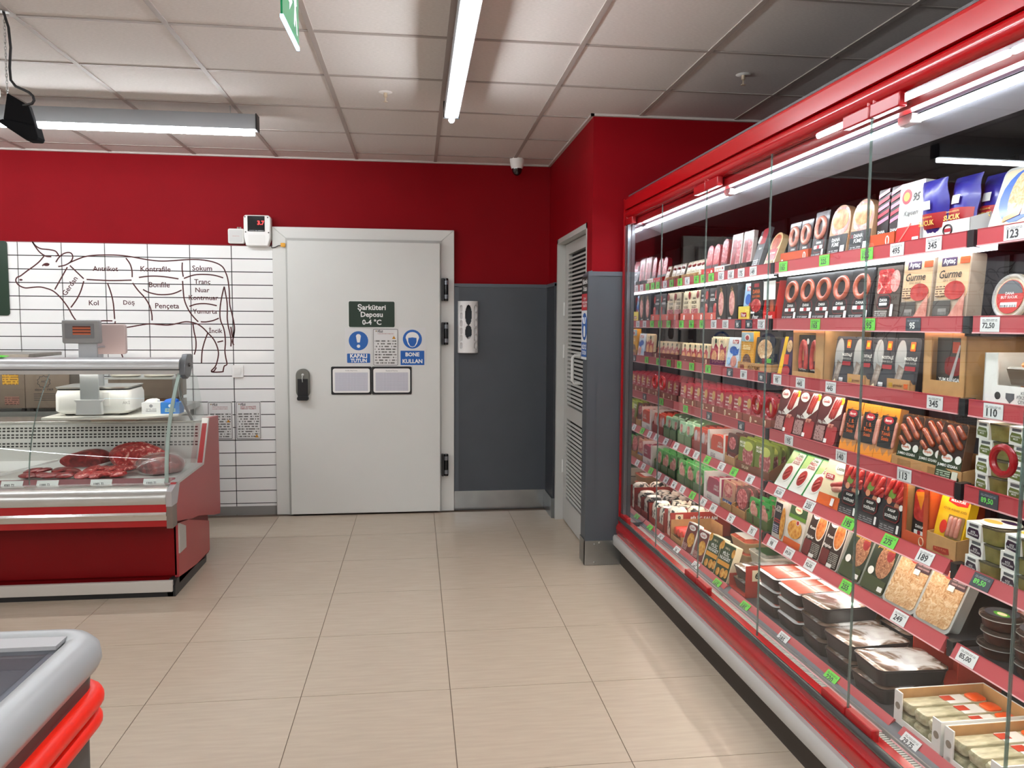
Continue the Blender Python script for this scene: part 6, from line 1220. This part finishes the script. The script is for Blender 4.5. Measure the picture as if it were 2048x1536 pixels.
    B().box(w/2+.0002,w/2+.001,.03,.075,.075,.125).ob('number_label',CRM,o,0); l=letter('6',w/2+.0014,.052,.10,.018,BLACK,o,.03); l.rotation_euler=(0,0,PI/2)
    l=letter('DANA KÖFTE',w/2+.0006,.20,.085,.16,TW,o,.03); l.rotation_euler=(0,0,PI/2); put(o,R,1.365,'red carton numbered 6 lettered DANA KÖFTE','carton',v=.165)
    BT=mat('#1f2022',.35)
    FO=ramp_mat('silver_film',[(.3,'#4a3226'),(.48,'#8a7466'),(.56,'#d9d6d6'),(.7,'#f0f0f2')],9,.12,distort=1.2,bump=.5,coat=.5)
    FO.node_tree.nodes['Principled BSDF'].inputs['Metallic'].default_value=.35
    for k in range(2): put(ltray('bt0',.15,.28,.048,BT,FO),R,1.36,'black tray inside red numbered carton','tray',v=.175,z=Z+.004+.056*k)
    OF=[('print_patch',-.46,.06,-.02,.55,M2('#cf4a28')),('print_patch',.0,.06,.44,.55,M2('#cf4a28')),('picture',-.44,.42,-.04,.72,M2('#8e3a24')),('picture',.02,.42,.42,.72,M2('#8e3a24'))]
    for q,(uu,vv,n_) in enumerate(((1.62,.17,3),(1.80,.17,3))):
        for k in range(n_): put(ltray('bto',.172,.23,.05,BT,mat('#e2dedc',.2,.1,.1,20),OF if True else ()),R,uu,'black tray with orange and white printed film','tray',v=vv,z=Z+.0575*k-.0,yaw=.03*(k%2))
    w,h,d=.36,.15,.13; o=B().box(-w/2,w/2,0,d,0,.003).box(-w/2,-w/2+.003,0,d,0,h).box(w/2-.003,w/2,0,d,0,h).box(-w/2,w/2,d-.003,d,0,h).box(-w/2,w/2,0,.003,0,.06).ob('cardboard_box',CARDD,None,0); put(o,R,1.72,'open cardboard box behind orange film trays','box',v=.44)
    for q,(uu,vv,n_) in enumerate(((1.985,.17,3),(2.165,.165,2),(2.345,.16,2),(2.10,.42,3))):
        for k in range(n_): put(ltray('bts',.172,.24,.055,BT,FO),R,uu,'black meat tray under shiny silver film','tray',v=vv,z=Z+.0625*k,yaw=.06*((k+q)%3-1))
    w,h,d=.22,.15,.16; o=B().box(-w/2,w/2,0,d,0,.003).box(-w/2,-w/2+.003,0,d,0,h).box(w/2-.003,w/2,0,d,0,h).box(-w/2,w/2,d-.003,d,0,h).ob('red_carton',mat('#a3301f',.6),None,0); put(o,R,2.33,'red cardboard carton behind silver film trays','carton',v=.42)
    def wcart():
        if 'wcart' in _proto: return copy_tree(_proto['wcart'])
        w,h,d=.205,.10,.30; t=.004; b=B(); b.box(-w/2,w/2,0,d,0,t).box(-w/2,w/2,d-t,d,0,h).box(w/2-t,w/2,0,d,0,h).box(-w/2,-w/2+t,0,d,0,h).box(-w/2,-w/2+.035,0,t,0,h).box(w/2-.035,w/2,0,t,0,h).box(-w/2,w/2,0,t,0,.02)
        o=b.ob('white_carton',WHT,None,0); B().box(-w/2+t,-w/2+t+.002,t,d,t,h-.001).box(w/2-t-.002,w/2-t,t,d,t,h-.001).box(-w/2+t,w/2-t,d-t-.002,d-t,t,h-.001).ob('inner_lining',CARD,o,0)
        for x in (-.085,.085): B().prism(ell(x,.055,.011,.011,14),-.0008,0,'y').ob('round_logo',M2('#8a8274'),o,0)
        _proto['wcart']=o; return o
    def sachet():
        if 'sachet' in _proto: return copy_tree(_proto['sachet'])
        o=B().loft([(0,0,.13,.05,.25,.01),(.022,0,.13,.056,.26,.012),(.03,0,.13,.05,.25,.012)],4).ob('sandwich_pack',ramp_mat('sandwich',[(.3,'#8e8668'),(.55,'#b9b090'),(.75,'#d9d2b4')],60,.3,stretch=(1,.3,1)),None,50)
        B().box(-.025,.025,.13,.20,.0302,.0312).ob('white_label',WHT,o,0); B().box(-.02,.008,.125,.16,.0314,.0322).ob('picture',M2('#c0402a'),o,0)
        B().loft([(.006,0,.232,.046,.05,.012),(.034,0,.232,.046,.05,.012),(.038,0,.232,.036,.04,.012)],3).ob('orange_cup',M2('#e0561a'),o,50)
        _proto['sachet']=o; return o
    for c,uu in enumerate((2.61,2.83)):
        put(wcart(),R,uu,'white carton of sandwich packs with orange cups','carton',v=.155)
        for k in range(3):
            for lay in range(2): put(sachet(),R,uu-.0615+.0615*k,'sandwich pack with orange sauce cup','pack',v=.162,z=Z+.005+.0405*lay,behind=lay==0,group='sandwich packs lying below the top ones')
r7()
# ---------------- price tags on the rails
TG=mat('#6fce4a',.45); TWt=mat('#dcdcda',.45); TD=mat('#3f464c',.45)
def price_tag(col,txt,fg):
    key=('tag',col.name,txt)
    if key in _proto: return copy_tree(_proto[key])
    o=B().box(-.036,.036,-.0012,0,-.021,.021).ob('price_tag',col,None,0)
    letter(txt,-.004,-.0016,-.004,min(.046,.0135*len(txt)),fg,o,.03)
    B().box(-.028,.028,-.0016,-.0012,.009,.016).ob('small_print',print_mat({TG:'#6fce4a',TWt:'#dcdcda',TD:'#3f464c'}[col],{TG:'#3a6a2a',TWt:'#7a7a7a',TD:'#8a9098'}[col],2,.4,8),o,0)
    _proto[key]=o; return o
DK=mat('#3c3e40',.5)
TAGS={1:[(.16,'g','89'),(.28,'w','95'),(.42,'g','99'),(.52,'g','99'),(.63,'g','105'),(.76,'w','165'),(.88,'w','165'),(1.0,'w','175'),(1.13,'w','149'),(1.42,'g','165'),(1.75,'g','225'),(2.03,'g','155'),(2.2,'w','495'),(2.38,'w','345'),(2.70,'w','123')],
2:[(.2,'g','99'),(.36,'g','99'),(.52,'g','99'),(.68,'w','135'),(.83,'w','135'),(.98,'d','95'),(1.1,'d','99'),(1.23,'w','115'),(1.70,'g','165'),(2.06,'g','195'),(2.30,'d','95'),(2.63,'w','72,50')],
3:[(.18,'g','79'),(.38,'g','79'),(.62,'g','85'),(.9,'d','65'),(1.06,'w','89'),(1.25,'d','99'),(1.40,'w','95'),(1.60,'w','445'),(1.83,'w','445'),(2.42,'w','345'),(2.66,'w','110')],
4:[(.3,'g','59'),(.65,'d','59'),(1.05,'d','65'),(1.52,'w','195'),(1.92,'w','140'),(2.29,'w','113'),(2.66,'d','89,50')],
5:[(.18,'w','49'),(.36,'w','55'),(.5,'w','55'),(.66,'g','69'),(.85,'w','62'),(1.0,'g','65'),(1.18,'w','85'),(1.47,'w','82,50'),(1.72,'w','235'),(2.0,'g','195'),(2.24,'g','275'),(2.42,'w','189'),(2.66,'d','89,50')],
6:[(.16,'w','48'),(.30,'w','52'),(.46,'g','55'),(.62,'w','59'),(.76,'w','69'),(.98,'w','72'),(1.22,'w','75'),(1.42,'w','98'),(1.57,'w','89,50'),(1.74,'w','92,50'),(2.0,'g','255'),(2.31,'w','249'),(2.62,'w','85,00')],
7:[(.22,'g','65'),(.42,'w','75'),(.68,'w','79'),(.95,'w','145'),(1.22,'g','165'),(1.52,'g','185'),(1.86,'w','285'),(2.2,'g','220'),(2.62,'w','29,75')]}
CN={'g':'green','w':'white','d':'dark grey'}
for r,l in TAGS.items():
    for i,(u,c,t_) in enumerate(l):
        o=price_tag({'g':TG,'w':TWt,'d':TD}[c],t_,DK if c!='d' else (mat('#6fd060',.5) if t_=='89,50' else TW))
        if r<5: loc=W(u,.3085,ZR[r-1]); tl=0
        elif r<7:
            z=ZR[r-1]; q=-.02; tl=.47; loc=W(u,.318-.0095*math.cos(tl)+q*math.sin(tl),z+.02+q*math.cos(tl)+.0095*math.sin(tl))
        else: tl=.73; loc=W(u,.1295,.2885)
        o.location=loc; o.rotation_euler=(-tl,0,TH)
        tag(o,f'{CN[c]} price tag reading {t_}, {ORD[i]} from the left on the {ROWN[r-1]}','price tag','price tags on the fridge rails')
# ---------------- labels
SHORT={1:'top shelf',2:'second shelf',3:'third shelf',4:'fourth shelf',5:'fifth shelf',6:'sixth shelf',7:'bottom deck'}
for (row,desc,behind),lst in REG.items():
    rn=SHORT[row]; lst.sort(key=lambda t:(round(t[0],2),t[1].location.z))
    cols=sorted(set(round(t[0]*20) for t in lst))
    for i,(u,o,g) in enumerate(lst):
        if behind:
            o['label']=f'{desc} standing behind the front one, {rn}' if 'sandwich' not in desc else f'{desc} lying in the lower layer'
            o['group']=f'{desc}s behind the front, {rn}'
        elif len(lst)==1: o['label']=f'{desc} on the {rn}'
        else:
            stack=[t for t in lst if abs(t[0]-u)<.03]
            if len(stack)>1 and len(stack)<len(lst) or (len(stack)==len(lst) and len(lst)>1 and abs(lst[0][0]-lst[-1][0])<.03):
                lv=sorted(stack,key=lambda t:t[1].location.z).index(next(t for t in stack if t[1] is o)); nm=('bottom','middle','top') if len(stack)==3 else (('bottom','top') if len(stack)==2 else ('bottom','second','third','top'))
                cs=[]
                for t in lst:
                    if not any(abs(t[0]-x)<.03 for x in cs): cs.append(t[0])
                ci=min(range(len(cs)),key=lambda q:abs(cs[q]-u))
                o['label']=f'{desc}, {nm[lv]} of {ORD[ci]} stack, {rn}' if len(cs)>1 else f'{desc}, {nm[lv]} one, {rn}'
            else: o['label']=f'{ORD[i]} {desc} from the left, {rn}'
            o['group']=f'{desc}s on the {rn}'
